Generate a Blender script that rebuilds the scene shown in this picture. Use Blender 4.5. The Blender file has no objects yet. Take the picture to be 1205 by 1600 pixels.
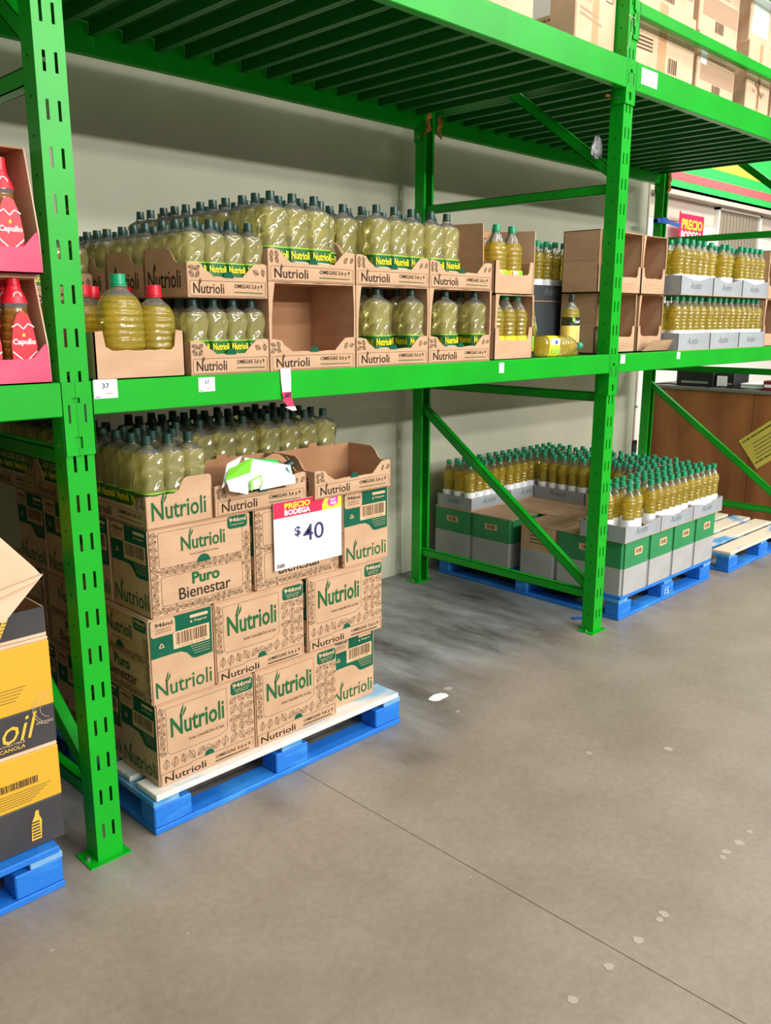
import bpy, bmesh, math, random
from mathutils import Vector, Matrix
R = random.Random(7)
C = bpy.context.scene.collection
scene = bpy.context.scene
pi = math.pi

# ------------------------------------------------------------------ camera
YAW, PITCH, ROLL = 0.787468, 0.2217328, 0.00289
CAM = Vector((-1.09076, -2.39184, 1.722))
fw = Vector((math.sin(YAW)*math.cos(PITCH), math.cos(YAW)*math.cos(PITCH), -math.sin(PITCH)))
rt = Vector((math.cos(YAW), -math.sin(YAW), 0)); up = rt.cross(fw)
rt2 = math.cos(ROLL)*rt + math.sin(ROLL)*up; up2 = -math.sin(ROLL)*rt + math.cos(ROLL)*up
cd = bpy.data.cameras.new('camera'); cam = bpy.data.objects.new('camera', cd); C.objects.link(cam)
cam.matrix_world = Matrix(((rt2.x, up2.x, -fw.x, CAM.x), (rt2.y, up2.y, -fw.y, CAM.y), (rt2.z, up2.z, -fw.z, CAM.z), (0, 0, 0, 1)))
cd.sensor_fit = 'HORIZONTAL'; cd.sensor_width = 36; cd.lens = 1342.5*36/1205
cd.clip_start = .05; cd.clip_end = 100
scene.camera = cam

# ------------------------------------------------------------------ world and lamps
w = bpy.data.worlds.new('world'); scene.world = w; w.use_nodes = True
w.node_tree.nodes['Background'].inputs[0].default_value = (1.0, .985, .94, 1)
w.node_tree.nodes['Background'].inputs[1].default_value = .22
def area(name, loc, sx, sy, power, target, col=(1, .985, .95)):
    l = bpy.data.lights.new(name, 'AREA'); l.shape = 'RECTANGLE'; l.size = sx; l.size_y = sy; l.energy = power; l.color = col
    o = bpy.data.objects.new(name, l); C.objects.link(o); o.location = loc
    o.rotation_euler = (Vector(target)-Vector(loc)).to_track_quat('-Z', 'Y').to_euler()
    return o
for ly, lz, pw in ((-2.6, 6.4, 62), (-6.5, 5.6, 130), (-12.0, 5.6, 130), (-22.0, 7.0, 650)):
    for lx, k in ((-2.0, .28), (1.6, 1.15), (5.2, 1.2), (8.8, 1)):
        area('aisle_lamp', (lx, ly, lz), 2.6, .4, pw*k, (lx*.8, ly*.6, 0))
area('office_lamp', (9.5, .6, 4.4), 1.6, .4, 60, (9.5, 1.6, 2))
scene.view_settings.view_transform = 'Standard'; scene.view_settings.look = 'None'
scene.view_settings.gamma = 1; scene.view_settings.use_curve_mapping = False
scene.view_settings.exposure = .30

# ------------------------------------------------------------------ materials
def srgb(r, g, b):
    f = lambda c: (c/255/12.92) if c/255 <= .04045 else ((c/255+.055)/1.055)**2.4
    return (f(r), f(g), f(b), 1)
def mat(name, col, rough=.6, metal=0, noise=None, bump=None, spec=.5, coat=0):
    """noise=(scale, colour2, low, high); bump=(scale, strength)"""
    m = bpy.data.materials.new(name); m.use_nodes = True; nt = m.node_tree; b = nt.nodes['Principled BSDF']
    b.inputs['Base Color'].default_value = col; b.inputs['Roughness'].default_value = rough; b.inputs['Metallic'].default_value = metal
    b.inputs['Specular IOR Level'].default_value = spec; b.inputs['Coat Weight'].default_value = coat
    tc = nt.nodes.new('ShaderNodeTexCoord')
    if noise:
        sc, c2, lo, hi = noise[:4]
        n = nt.nodes.new('ShaderNodeTexNoise'); n.inputs['Scale'].default_value = 1; n.inputs['Detail'].default_value = 6
        mp = nt.nodes.new('ShaderNodeMapping'); s = sc if isinstance(sc, tuple) else (sc, sc, sc); mp.inputs['Scale'].default_value = s
        nt.links.new(tc.outputs['Object'], mp.inputs[0]); nt.links.new(mp.outputs[0], n.inputs[0])
        r = nt.nodes.new('ShaderNodeValToRGB'); r.color_ramp.elements[0].position = lo; r.color_ramp.elements[1].position = hi
        r.color_ramp.elements[0].color = col; r.color_ramp.elements[1].color = c2
        nt.links.new(n.outputs[0], r.inputs[0]); nt.links.new(r.outputs[0], b.inputs['Base Color'])
    if bump:
        n2 = nt.nodes.new('ShaderNodeTexNoise'); n2.inputs['Scale'].default_value = bump[0]; n2.inputs['Detail'].default_value = 5
        nt.links.new(tc.outputs['Object'], n2.inputs[0])
        bp = nt.nodes.new('ShaderNodeBump'); bp.inputs['Strength'].default_value = bump[1]; bp.inputs['Distance'].default_value = .01
        nt.links.new(n2.outputs[0], bp.inputs['Height']); nt.links.new(bp.outputs[0], b.inputs['Normal'])
    return m
def oil_mat(name, col, body, mixf=.2, rough=.02, ior=1.33, emboss=None):
    """filled plastic bottle: refracting liquid, some straight see-through, a little scatter, a glossy skin with moulded relief"""
    m = bpy.data.materials.new(name); m.use_nodes = True; nt = m.node_tree; b = nt.nodes['Principled BSDF']; N = nt.nodes.new; L = nt.links.new
    b.inputs['Base Color'].default_value = col; b.inputs['Roughness'].default_value = rough
    b.inputs['Transmission Weight'].default_value = 1; b.inputs['IOR'].default_value = ior
    tp = N('ShaderNodeBsdfTransparent'); tp.inputs[0].default_value = col
    tr = N('ShaderNodeBsdfTranslucent'); tr.inputs[0].default_value = body
    df = N('ShaderNodeBsdfDiffuse'); df.inputs[0].default_value = body
    def mix(f, x, y):
        k = N('ShaderNodeMixShader')
        if isinstance(f, float): k.inputs[0].default_value = f
        else: L(f, k.inputs[0])
        L(x, k.inputs[1]); L(y, k.inputs[2]); return k.outputs[0]
    core = mix(.30, b.outputs[0], tp.outputs[0]); sc = mix(.45, tr.outputs[0], df.outputs[0]); o = mix(mixf, core, sc)
    gl = N('ShaderNodeBsdfGlossy'); gl.inputs['Roughness'].default_value = .09; fr = N('ShaderNodeFresnel'); fr.inputs[0].default_value = 1.55
    if emboss:
        tc = N('ShaderNodeTexCoord'); mp = N('ShaderNodeMapping'); L(tc.outputs['Object'], mp.inputs[0]); mp.inputs['Rotation'].default_value = emboss[0]
        wv = N('ShaderNodeTexWave'); wv.bands_direction = 'Z'; wv.inputs['Scale'].default_value = emboss[1]; wv.inputs['Distortion'].default_value = emboss[2]; wv.inputs['Detail'].default_value = 1; wv.inputs['Detail Scale'].default_value = 1.5
        L(mp.outputs[0], wv.inputs[0]); bp = N('ShaderNodeBump'); bp.inputs['Strength'].default_value = emboss[3]; bp.inputs['Distance'].default_value = .004; L(wv.outputs[1], bp.inputs['Height'])
        for n_ in (b, gl, fr, df): L(bp.outputs[0], n_.inputs['Normal'])
    L(mix(fr.outputs[0], o, gl.outputs[0]), nt.nodes['Material Output'].inputs[0])
    return m
M = {}
M['green'] = mat('green_enamel', srgb(0, 166, 26), .36, 0, (3.0, srgb(0, 150, 23), .35, .75), (60, .03), .35)
M['deck_shade_green'] = mat('deck_shade_enamel', srgb(10, 112, 30), .45)  # rack green darkened so the colour carries the shade under the deck
M['hole'] = mat('bolt_hole', srgb(8, 40, 12), .8)
M['steel'] = mat('galvanised_bolt', srgb(170, 175, 165), .4, .8)
M['kraft'] = mat('kraft_board', srgb(198, 162, 130), .8, 0, ((6, 6, 18), srgb(184, 148, 116), .35, .7), (90, .05), .2)
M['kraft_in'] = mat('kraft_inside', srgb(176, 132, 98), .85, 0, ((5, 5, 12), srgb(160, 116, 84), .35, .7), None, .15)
M['kraft_pale'] = mat('pale_kraft_board', srgb(222, 188, 158), .8, 0, (7, srgb(206, 172, 142), .35, .7), (70, .06), .2)
M['kraft_line'] = mat('kraft_print_area', srgb(216, 178, 138), .8, 0, None, None, .2)
M['ink'] = mat('brown_ink', srgb(92, 72, 52), .8, spec=.2)
M['ink_faint'] = mat('faint_brown_ink', srgb(176, 145, 120), .8, spec=.2)
M['black_ink'] = mat('black_ink', srgb(50, 42, 34), .8, spec=.2)
M['gink'] = mat('green_ink', srgb(34, 94, 52), .8, spec=.2)
M['gpanel'] = mat('green_print_panel', srgb(10, 82, 58), .8, 0, (14, srgb(16, 92, 66), .4, .7), None, .2)
M['white'] = mat('white_card', srgb(245, 246, 248), .6, spec=.3)
M['red'] = mat('crimson_print', srgb(214, 40, 78), .6, spec=.3)
M['yellow'] = mat('yellow_print', srgb(250, 225, 60), .6, spec=.3)
M['magenta'] = mat('magenta_print', srgb(214, 60, 150), .6)
M['navy'] = mat('navy_ink', srgb(45, 36, 92), .7)
M['blue'] = mat('blue_pallet_paint', srgb(18, 112, 205), .6, 0, ((5, 5, 22), srgb(60, 150, 225), .5, .8), (40, .25))
M['deck_wood'] = mat('worn_deck_wood', srgb(232, 214, 186), .75, 0, ((2.2, 7, 7), srgb(88, 156, 205), .54, .62), (30, .2))
M['deck_white'] = mat('whitewashed_deck_wood', srgb(226, 221, 210), .7, 0, ((3, 8, 8), srgb(140, 185, 215), .52, .66), (30, .2))
M['blue_worn'] = mat('scuffed_blue_paint', srgb(60, 140, 200), .65, 0, ((4, 10, 10), srgb(150, 190, 215), .45, .7), (30, .2))
M['capdark'] = mat('dark_green_cap', srgb(28, 62, 52), .35)
M['capgreen'] = mat('teal_green_cap', srgb(20, 150, 104), .35)
M['capred'] = mat('red_cap', srgb(214, 24, 44), .35)
M['capblack'] = mat('black_cap', srgb(30, 34, 36), .35)
M['lab_green'] = mat('green_label', srgb(10, 96, 36), .4)
M['lab_dark'] = mat('dark_green_label', srgb(6, 78, 34), .4)
M['lab_lime'] = mat('lime_label_edge', srgb(150, 186, 44), .4)
M['lab_yellow'] = mat('yellow_label', srgb(235, 220, 40), .4)
M['lab_text'] = mat('yellow_label_print', srgb(250, 226, 20), .4)
M['lab_white'] = mat('white_label', srgb(238, 240, 242), .4)
M['lab_red'] = mat('red_label', srgb(220, 28, 48), .4)
M['lab_black'] = mat('black_label', srgb(34, 38, 34), .4)
M['lab_cream'] = mat('cream_yellow_label', srgb(248, 214, 110), .4)
M['oil'] = oil_mat('pale_oil', (1, .94, .46, 1), (1, .93, .40, 1), .37, emboss=((.5, .75, 0), 8, 1.6, 1.0))
M['oil_gold'] = oil_mat('golden_oil', (1, .84, .18, 1), (1, .79, .09, 1), .42, emboss=((0, 0, 0), 16, 1.5, .6))
M['oil_amber'] = oil_mat('amber_oil', (1, .74, .22, 1), (1, .52, .08, 1), .32, emboss=((0, 0, 0), 14, .6, .5))
M['clear'] = oil_mat('clear_plastic', (.98, .985, .97, 1), (.92, .93, .86, 1), .22, .03, 1.15)
M['grey_tray'] = mat('grey_printed_board', srgb(158, 164, 168), .6, 0, (4, srgb(146, 150, 156), .4, .7), (60, .04))
M['grey_ink'] = mat('dark_grey_ink', srgb(96, 112, 112), .7)
M['box_green'] = mat('green_printed_board', srgb(44, 138, 82), .55, 0, (5, srgb(38, 124, 74), .4, .7), None)
M['box_grey'] = mat('light_grey_printed_board', srgb(172, 170, 168), .6, 0, (5, srgb(160, 158, 156), .4, .7), None)
M['pink'] = mat('coral_pink_board', srgb(225, 62, 98), .6, 0, (8, srgb(232, 80, 112), .4, .7), None)
M['can_yellow'] = mat('mustard_printed_board', srgb(212, 164, 38), .6, 0, (6, srgb(202, 154, 32), .4, .7), None)
M['can_black'] = mat('charcoal_printed_board', srgb(58, 56, 58), .6, 0, (6, srgb(50, 48, 50), .4, .7), None)
M['gold'] = mat('gold_print', srgb(222, 178, 60), .5)
M['wall'] = mat('painted_block_wall', srgb(204, 202, 180), .85, 0, (1.3, srgb(188, 186, 163), .3, .75), (25, .08), .2)
M['office'] = mat('office_wall_paint', srgb(232, 226, 214), .8)
M['soffit'] = mat('beige_soffit', srgb(196, 184, 168), .8)
M['fgreen'] = mat('green_fascia_stripe', srgb(50, 196, 90), .6)
M['fred'] = mat('red_fascia_stripe', srgb(232, 100, 100), .6)
M['fyellow'] = mat('yellow_fascia_stripe', srgb(250, 220, 70), .6)
M['shutter'] = mat('grey_brown_shutter', srgb(142, 130, 112), .7)
M['ply'] = mat('varnished_plywood', srgb(176, 112, 62), .5, 0, ((1.2, 5, .9), srgb(142, 82, 42), .35, .68), (20, .05))
M['counter'] = mat('grey_laminate', srgb(120, 120, 112), .5)
M['black'] = mat('black_plastic', srgb(26, 26, 28), .45)
M['dgrey'] = mat('dark_grey_board', srgb(56, 62, 64), .6)
M['tape_blue'] = mat('blue_tape', srgb(30, 96, 190), .5)
M['twine'] = mat('orange_twine', srgb(176, 112, 52), .9)
M['plastic_bag'] = mat('white_plastic_bag', srgb(150, 152, 154), .4)
M['lime'] = mat('lime_print', srgb(130, 214, 60), .5)
M['notice'] = mat('yellow_notice_paper', srgb(226, 208, 90), .7)
M['cream_speck'] = mat('pale_floor_mark', srgb(178, 164, 148), .5)
M['film'] = mat('plastic_film', srgb(236, 238, 240), .2)
M['tape'] = mat('brown_packing_tape', srgb(196, 150, 106), .35)

def floor_mat():
    m = bpy.data.materials.new('polished_concrete'); m.use_nodes = True; nt = m.node_tree; b = nt.nodes['Principled BSDF']
    L = nt.links.new; N = nt.nodes.new
    tc = N('ShaderNodeTexCoord')
    def noise(s, d=8, rough=.6, vec=None):
        n = N('ShaderNodeTexNoise'); n.inputs['Scale'].default_value = s; n.inputs['Detail'].default_value = d; n.inputs['Roughness'].default_value = rough
        L(vec or tc.outputs['Object'], n.inputs[0]); return n
    def ramp(src, a, ca, bb, cb):
        r = N('ShaderNodeValToRGB'); r.color_ramp.elements[0].position = a; r.color_ramp.elements[1].position = bb
        r.color_ramp.elements[0].color = ca; r.color_ramp.elements[1].color = cb; L(src, r.inputs[0]); return r
    base = ramp(noise(1.6).outputs[0], .3, srgb(140, 127, 111), .7, srgb(163, 150, 134))
    fine = ramp(noise(38, 6, .7).outputs[0], .35, (.80, .80, .80, 1), .65, (1, 1, 1, 1))
    mul = N('ShaderNodeMixRGB'); mul.blend_type = 'MULTIPLY'; mul.inputs[0].default_value = .8; L(base.outputs[0], mul.inputs[1]); L(fine.outputs[0], mul.inputs[2])
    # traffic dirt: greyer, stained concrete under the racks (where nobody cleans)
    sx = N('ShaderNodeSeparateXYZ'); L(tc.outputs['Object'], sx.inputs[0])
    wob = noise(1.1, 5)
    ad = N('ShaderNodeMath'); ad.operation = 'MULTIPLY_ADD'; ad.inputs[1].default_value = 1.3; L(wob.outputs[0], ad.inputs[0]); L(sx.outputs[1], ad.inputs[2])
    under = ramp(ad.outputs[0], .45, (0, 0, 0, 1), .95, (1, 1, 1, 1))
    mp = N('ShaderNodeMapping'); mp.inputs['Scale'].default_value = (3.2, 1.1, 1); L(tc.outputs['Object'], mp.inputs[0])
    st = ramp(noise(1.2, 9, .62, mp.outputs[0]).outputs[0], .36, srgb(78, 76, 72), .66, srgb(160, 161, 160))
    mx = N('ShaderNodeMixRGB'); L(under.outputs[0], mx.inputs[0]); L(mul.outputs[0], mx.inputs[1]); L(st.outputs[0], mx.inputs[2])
    L(mx.outputs[0], b.inputs['Base Color'])
    rr = ramp(noise(3).outputs[0], .3, (.32, .32, .32, 1), .7, (.55, .55, .55, 1)); L(rr.outputs[0], b.inputs['Roughness'])
    bp = N('ShaderNodeBump'); bp.inputs['Strength'].default_value = .05; bp.inputs['Distance'].default_value = .01; L(noise(50).outputs[0], bp.inputs['Height']); L(bp.outputs[0], b.inputs['Normal'])
    return m
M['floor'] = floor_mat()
M['darkred'] = mat('dark_red_card', srgb(120, 26, 34), .5)

# ------------------------------------------------------------------ mesh builder
class MB:
    def __init__(s): s.v = []; s.f = []; s.m = []; s.names = []; s.sm = []
    def mi(s, n):
        if n not in s.names: s.names.append(n)
        return s.names.index(n)
    def add(s, vs, fs, m, smooth=False):
        o = len(s.v); s.v += [tuple(p) for p in vs]; k = s.mi(m)
        for f in fs: s.f.append(tuple(i+o for i in f)); s.m.append(k); s.sm.append(smooth)
    def box(s, x0, x1, y0, y1, z0, z1, m):
        vs = [(x, y, z) for z in (z0, z1) for y in (y0, y1) for x in (x0, x1)]
        s.add(vs, [(0, 2, 3, 1), (4, 5, 7, 6), (0, 1, 5, 4), (1, 3, 7, 5), (3, 2, 6, 7), (2, 0, 4, 6)], m)
    def cbox(s, x0, x1, y0, y1, z0, z1, m, c=.004):
        """box with chamfered edges"""
        bm = bmesh.new(); bmesh.ops.create_cube(bm, size=1)
        bmesh.ops.scale(bm, vec=(x1-x0, y1-y0, z1-z0), verts=bm.verts); bmesh.ops.translate(bm, vec=((x0+x1)/2, (y0+y1)/2, (z0+z1)/2), verts=bm.verts)
        bmesh.ops.bevel(bm, geom=list(bm.edges), offset=c, segments=1, affect='EDGES')
        s.bm(bm, m)
    def bm(s, bm, m, smooth=False):
        bm.verts.index_update(); s.add([v.co[:] for v in bm.verts], [[v.index for v in f.verts] for f in bm.faces], m, smooth); bm.free()
    def prism(s, pts, O, u, v, n, m, mside=None):
        """polygon pts in the (u,v) plane at O, extruded by vector n"""
        O, u, v, n = map(Vector, (O, u, v, n)); k = len(pts)
        a = [O+u*p[0]+v*p[1] for p in pts]; b = [p+n for p in a]
        s.add(a+b, [tuple(range(k)), tuple(range(2*k-1, k-1, -1))], m)
        s.add(a+b, [(i, i+k, (i+1) % k+k, (i+1) % k) for i in range(k)], mside or m)
    def bar(s, p, q, w, h, m, upv=(0, 0, 1)):
        p, q = Vector(p), Vector(q); d = (q-p).normalized(); r = d.cross(Vector(upv)).normalized(); t = r.cross(d)
        vs = [e+r*(a*w/2)+t*(b*h/2) for e in (p, q) for a, b in ((-1, -1), (1, -1), (1, 1), (-1, 1))]
        s.add(vs, [(3, 2, 1, 0), (4, 5, 6, 7), (0, 1, 5, 4), (1, 2, 6, 5), (2, 3, 7, 6), (3, 0, 4, 7)], m)
    def cyl(s, p, q, r, m, n=10, r2=None, smooth=True):
        p, q = Vector(p), Vector(q); d = (q-p).normalized(); a = d.orthogonal().normalized(); b = d.cross(a); r2 = r if r2 is None else r2
        vs = [e+(a*math.cos(2*pi*i/n)+b*math.sin(2*pi*i/n))*rr for e, rr in ((p, r), (q, r2)) for i in range(n)]
        s.add(vs, [(i, (i+1) % n, (i+1) % n+n, i+n) for i in range(n)], m, smooth)
        s.add(vs, [tuple(range(n-1, -1, -1)), tuple(range(n, 2*n))], m)
    def tube(s, pts, r, m, n=6):
        for a, b in zip(pts[:-1], pts[1:]): s.cyl(a, b, r, m, n)
    def rings(s, rings, mats, capb=True, capt=True, smooth=True):
        """rings: list of vertex loops; mats[i] the material of band i"""
        n = len(rings[0])
        for i in range(len(rings)-1):
            s.add(list(rings[i])+list(rings[i+1]), [(j, (j+1) % n, (j+1) % n+n, j+n) for j in range(n)], mats[i] if isinstance(mats, list) else mats, smooth)
        if capb: s.add(rings[0], [tuple(range(n-1, -1, -1))], mats[0] if isinstance(mats, list) else mats)
        if capt: s.add(rings[-1], [tuple(range(n))], mats[-1] if isinstance(mats, list) else mats)
    def mesh(s, name, weld=False):
        me = bpy.data.meshes.new(name); me.from_pydata(s.v, [], s.f)
        for n in s.names: me.materials.append(M[n])
        me.polygons.foreach_set('material_index', s.m); me.polygons.foreach_set('use_smooth', s.sm)
        if weld:
            b = bmesh.new(); b.from_mesh(me); bmesh.ops.remove_doubles(b, verts=b.verts, dist=1e-5); bmesh.ops.recalc_face_normals(b, faces=b.faces); b.to_mesh(me); b.free()
        me.update(); return me
def link(name, data, parent=None, loc=(0, 0, 0), rz=0, kind=None, label=None):
    o = bpy.data.objects.new(name, data); C.objects.link(o); o.location = loc; o.rotation_euler = (0, 0, rz)
    if parent: o.parent = parent
    if kind: o['kind'] = kind
    if label: o['label'] = label
    return o
def tag(o, label, cat, group=None):
    o['label'] = label; o['category'] = cat
    if group: o['group'] = group
    return o
def thing(name, label, cat, loc=(0, 0, 0), rz=0, group=None): return tag(link(name, None, None, loc, rz), label, cat, group)
KIDS = {}
def part(name, mb, parent, loc=(0, 0, 0), weld=False, label=None, kind=None):
    o = link(name, mb if isinstance(mb, bpy.types.Mesh) else mb.mesh(name, weld), parent, loc, 0, kind, label)
    KIDS.setdefault(parent.name, []).append(o); return o
def dup(o, loc, rot=(0, 0, 0), label=None, group=None):
    c = o.copy(); C.objects.link(c); c.location = loc; c.rotation_euler = rot
    if label: c['label'] = label
    if group: c['group'] = group
    for k in KIDS.get(o.name, []):
        d = k.copy(); C.objects.link(d); d.parent = c
        for g in KIDS.get(k.name, []):
            e = g.copy(); C.objects.link(e); e.parent = d
    return c
class Kind:
    """first placement moves the original, later ones copy it"""
    def __init__(s, root): s.o = root; s.used = False
    def put(s, loc, label, group=None, rot=(0, 0, 0)):
        if not s.used:
            s.used = True; s.o.location = loc; s.o.rotation_euler = rot; s.o['label'] = label
            if group: s.o['group'] = group
            return s.o
        c = dup(s.o, loc, rot, label, group)
        if not group and 'group' in c: del c['group']
        return c

# ------------------------------------------------------------------ lettering and print
_t = {}
def text_geo(t, off=0.0, shear=0.0):
    k = (t, off, shear)
    if k not in _t:
        cu = bpy.data.curves.new('t', 'FONT'); cu.body = t; cu.resolution_u = 5 if t in ('40', '$', 'Puro', 'Bienestar') else 2; cu.offset = off; cu.shear = shear; cu.fill_mode = 'FRONT'
        ob = bpy.data.objects.new('t', cu); me = bpy.data.meshes.new_from_object(ob)
        vs = [v.co[:2] for v in me.vertices]; fs = [tuple(p.vertices) for p in me.polygons]
        bpy.data.objects.remove(ob); bpy.data.meshes.remove(me); bpy.data.curves.remove(cu)
        x0 = min(v[0] for v in vs); x1 = max(v[0] for v in vs); y0 = min(v[1] for v in vs); y1 = max(v[1] for v in vs)
        _t[k] = ([((v[0]-x0)/(x1-x0), (v[1]-y0)/(y1-y0)) for v in vs], fs)
    return _t[k]
class Art:
    """flat print laid on a face: origin O, directions u, v (unit), n out of the face"""
    def __init__(s, mb, O, u, v, n): s.mb = mb; s.O, s.u, s.v, s.n = map(Vector, (O, u, v, n))
    def P(s, x, y, k): return s.O+s.u*x+s.v*y+s.n*(.0005*k)
    def poly(s, pts, m, k=1): s.mb.add([s.P(x, y, k) for x, y in pts], [tuple(range(len(pts)))], m)
    def rect(s, x0, y0, x1, y1, m, k=1): s.poly([(x0, y0), (x1, y0), (x1, y1), (x0, y1)], m, k)
    def rrect(s, x0, y0, x1, y1, r, m, k=1): s.poly(rr(x0, y0, x1, y1, r), m, k)
    def text(s, t, x0, y0, x1, y1, m, k=2, off=0.0, shear=0.0):
        vs, fs = text_geo(t, off, shear); s.mb.add([s.P(x0+a*(x1-x0), y0+b*(y1-y0), k) for a, b in vs], fs, m)
    def line(s, pts, wd, m, k=1, closed=False):
        pts = [Vector(p) for p in pts]; q = pts+[pts[0]] if closed else pts
        for a, b in zip(q[:-1], q[1:]):
            d = b-a
            if d.length < 1e-6: continue
            t = Vector((-d.y, d.x)).normalized()*wd/2; e = d.normalized()*wd*.3
            s.poly([a-e-t, b+e-t, b+e+t, a-e+t], m, k)
    def frame(s, x0, y0, x1, y1, r, wd, m, k=1): s.line(rr(x0, y0, x1, y1, r), wd, m, k, True)
    def disc(s, x, y, r, m, k=1, a0=0, a1=2*pi, n=14): s.poly([(x+r*math.cos(a0+(a1-a0)*i/n), y+r*math.sin(a0+(a1-a0)*i/n)) for i in range(n+1)], m, k)
    def leaf(s, x, y, L, a, m='ink', wd=.0017, veins=3):
        c, sn = math.cos(a), math.sin(a); T = lambda p: (x+p[0]*c-p[1]*sn, y+p[0]*sn+p[1]*c)
        W = L*.36; o = [(L*t, W*math.sin(pi*t**.8)) for t in (0, .2, .45, .7, .88, 1)]
        s.line([T(p) for p in o]+[T((p[0], -p[1])) for p in o[-2:0:-1]], wd, m, 1, True)
        s.line([T((-.15*L, 0)), T((L*.95, 0))], wd, m)
        for i in range(veins):
            t = .2+.22*i; s.line([T((t*L, 0)), T(((t+.16)*L, W*.62*math.sin(pi*(t+.16)**.8)))], wd*.8, m)
            s.line([T((t*L, 0)), T(((t+.16)*L, -W*.62*math.sin(pi*(t+.16)**.8)))], wd*.8, m)
    def leaves(s, x0, y0, x1, y1, L, rnd):
        nx = max(1, int((x1-x0)/(L*.74))); ny = max(1, int((y1-y0)/(L*.74)))
        for i in range(nx):
            for j in range(ny):
                cx = x0+(i+.5)*(x1-x0)/nx; cy = y0+(j+.5)*(y1-y0)/ny; a = rnd.uniform(0, 2*pi); l = L*rnd.uniform(.78, .98)
                s.leaf(min(max(cx-l/2*math.cos(a), x0), x1), min(max(cy-l/2*math.sin(a), y0), y1), l, a)
    def sprig(s, x, y, h, m):
        for dx, k in ((0, 1), (h*.22, .75)):
            s.poly([(x+dx, y), (x+dx+h*.08, y+h*.35*k), (x+dx+h*.36, y+h*k), (x+dx+h*.34, y+h*.5*k), (x+dx+h*.12, y+h*.05)], m, 2)
    def brand(s, x0, y0, x1, y1, m, k=2, off=.012):
        """Nutrioli with the leaf sprig over the u"""
        s.text('Nutrioli', x0, y0, x1, y1, m, k, off); s.sprig(x0+(x1-x0)*.17, y0+(y1-y0)*.92, (y1-y0)*.62, m)
    def barcode(s, x0, y0, x1, y1, m, k=3, n=24, seed=3):
        r = random.Random(seed); x = x0
        while x < x1: wd = r.choice((1, 1, 2, 3))*(x1-x0)/(n*3.2); s.rect(x, y0, min(x+wd, x1), y1, m, k); x += wd+r.choice((1, 1, 2))*(x1-x0)/(n*3.2)
def rr(x0, y0, x1, y1, r):
    p = []
    for cx, cy, a in ((x1-r, y0+r, -pi/2), (x1-r, y1-r, 0), (x0+r, y1-r, pi/2), (x0+r, y0+r, pi)):
        p += [(cx+r*math.cos(a+pi/2*i/3), cy+r*math.sin(a+pi/2*i/3)) for i in range(4)]
    return p
def art_long_n(a, W, H, rnd):
    fx = W*.70; a.line([(W*.09, H*.93), (fx, H*.93)], .0012, 'ink'); a.line([(fx, H*.93), (fx, H*.42)], .0012, 'ink')
    a.line([(W*.09, H*.93), (W*.09, H*.40), (W*.12, H*.36), (W*.62, H*.36), (fx, H*.42)], .0014, 'ink')
    a.brand(W*.13, H*.56, W*.67, H*.80, 'gink', 2, .02)
    a.text('Aceite Comestible Puro de Soya', W*.30, H*.44, W*.66, H*.49, 'ink')
    a.leaves(W*.725, H*.20, W*.985, H*.80, .042, rnd); a.leaves(W*.03, H*.18, W*.71, H*.34, .042, rnd); a.leaves(W*.015, H*.36, W*.08, H*.95, .032, rnd)
    a.rrect(W*.745, H*.80, W*.985, H*.965, .012, 'gpanel', 1)
    a.text('946ml', W*.765, H*.885, W*.965, H*.945, 'kraft_line', 2, .02)
    a.text('CONTIENE 12 BOTELLAS', W*.785, H*.85, W*.945, H*.868, 'kraft_line'); a.text('DE 946 ml', W*.80, H*.822, W*.93, H*.840, 'kraft_line')
    a.rect(W*.02, H*.015, W*.98, H*.145, 'kraft', 1.2); a.line([(W*.02, H*.03), (W*.02, H*.155), (W*.30, H*.155), (W*.34, H*.175), (W*.97, H*.175), (W*.97, H*.03)], .0014, 'ink', 2)
    a.brand(W*.05, H*.035, W*.46, H*.12, 'black_ink', 3, .01); a.text('OMEGAS 3,6 y 9', W*.56, H*.075, W*.94, H*.125, 'black_ink', 3, .015); a.line([(W*.56, H*.05), (W*.92, H*.045)], .004, 'black_ink', 3)
    a.disc(W*.50, H*.175, .020, 'gpanel', 2, 0, pi)
def art_long_p(a, W, H, rnd):
    a.leaves(W*.015, H*.03, W*.075, H*.97, .032, rnd); a.leaves(W*.92, H*.03, W*.985, H*.78, .034, rnd); a.leaves(W*.09, H*.03, W*.90, H*.11, .03, rnd); a.leaves(W*.09, H*.45, W*.90, H*.56, .034, rnd)
    a.frame(W*.09, H*.55, W*.91, H*.95, .008, .0012, 'ink', 2); a.frame(W*.10, H*.12, W*.90, H*.45, .008, .0012, 'ink', 2)
    a.brand(W*.30, H*.70, W*.73, H*.865, 'gink', 3, .012); a.text('Aceite Comestible Puro de Soya', W*.38, H*.63, W*.66, H*.66, 'ink', 3)
    a.rrect(W*.76, H*.84, W*.965, H*.985, .012, 'gpanel', 3); a.text('946ml', W*.775, H*.915, W*.95, H*.965, 'kraft_line', 4, .02); a.text('CONTIENE 12 BOTELLAS', W*.79, H*.875, W*.93, H*.893, 'kraft_line', 4)
    a.disc(W*.51, H*.535, .026, 'gpanel', 3, 0, pi)
    a.text('Puro', W*.39, H*.30, W*.66, H*.435, 'gink', 3, .03); a.text('Bienestar', W*.26, H*.15, W*.77, H*.285, 'black_ink', 3, .004)
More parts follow.
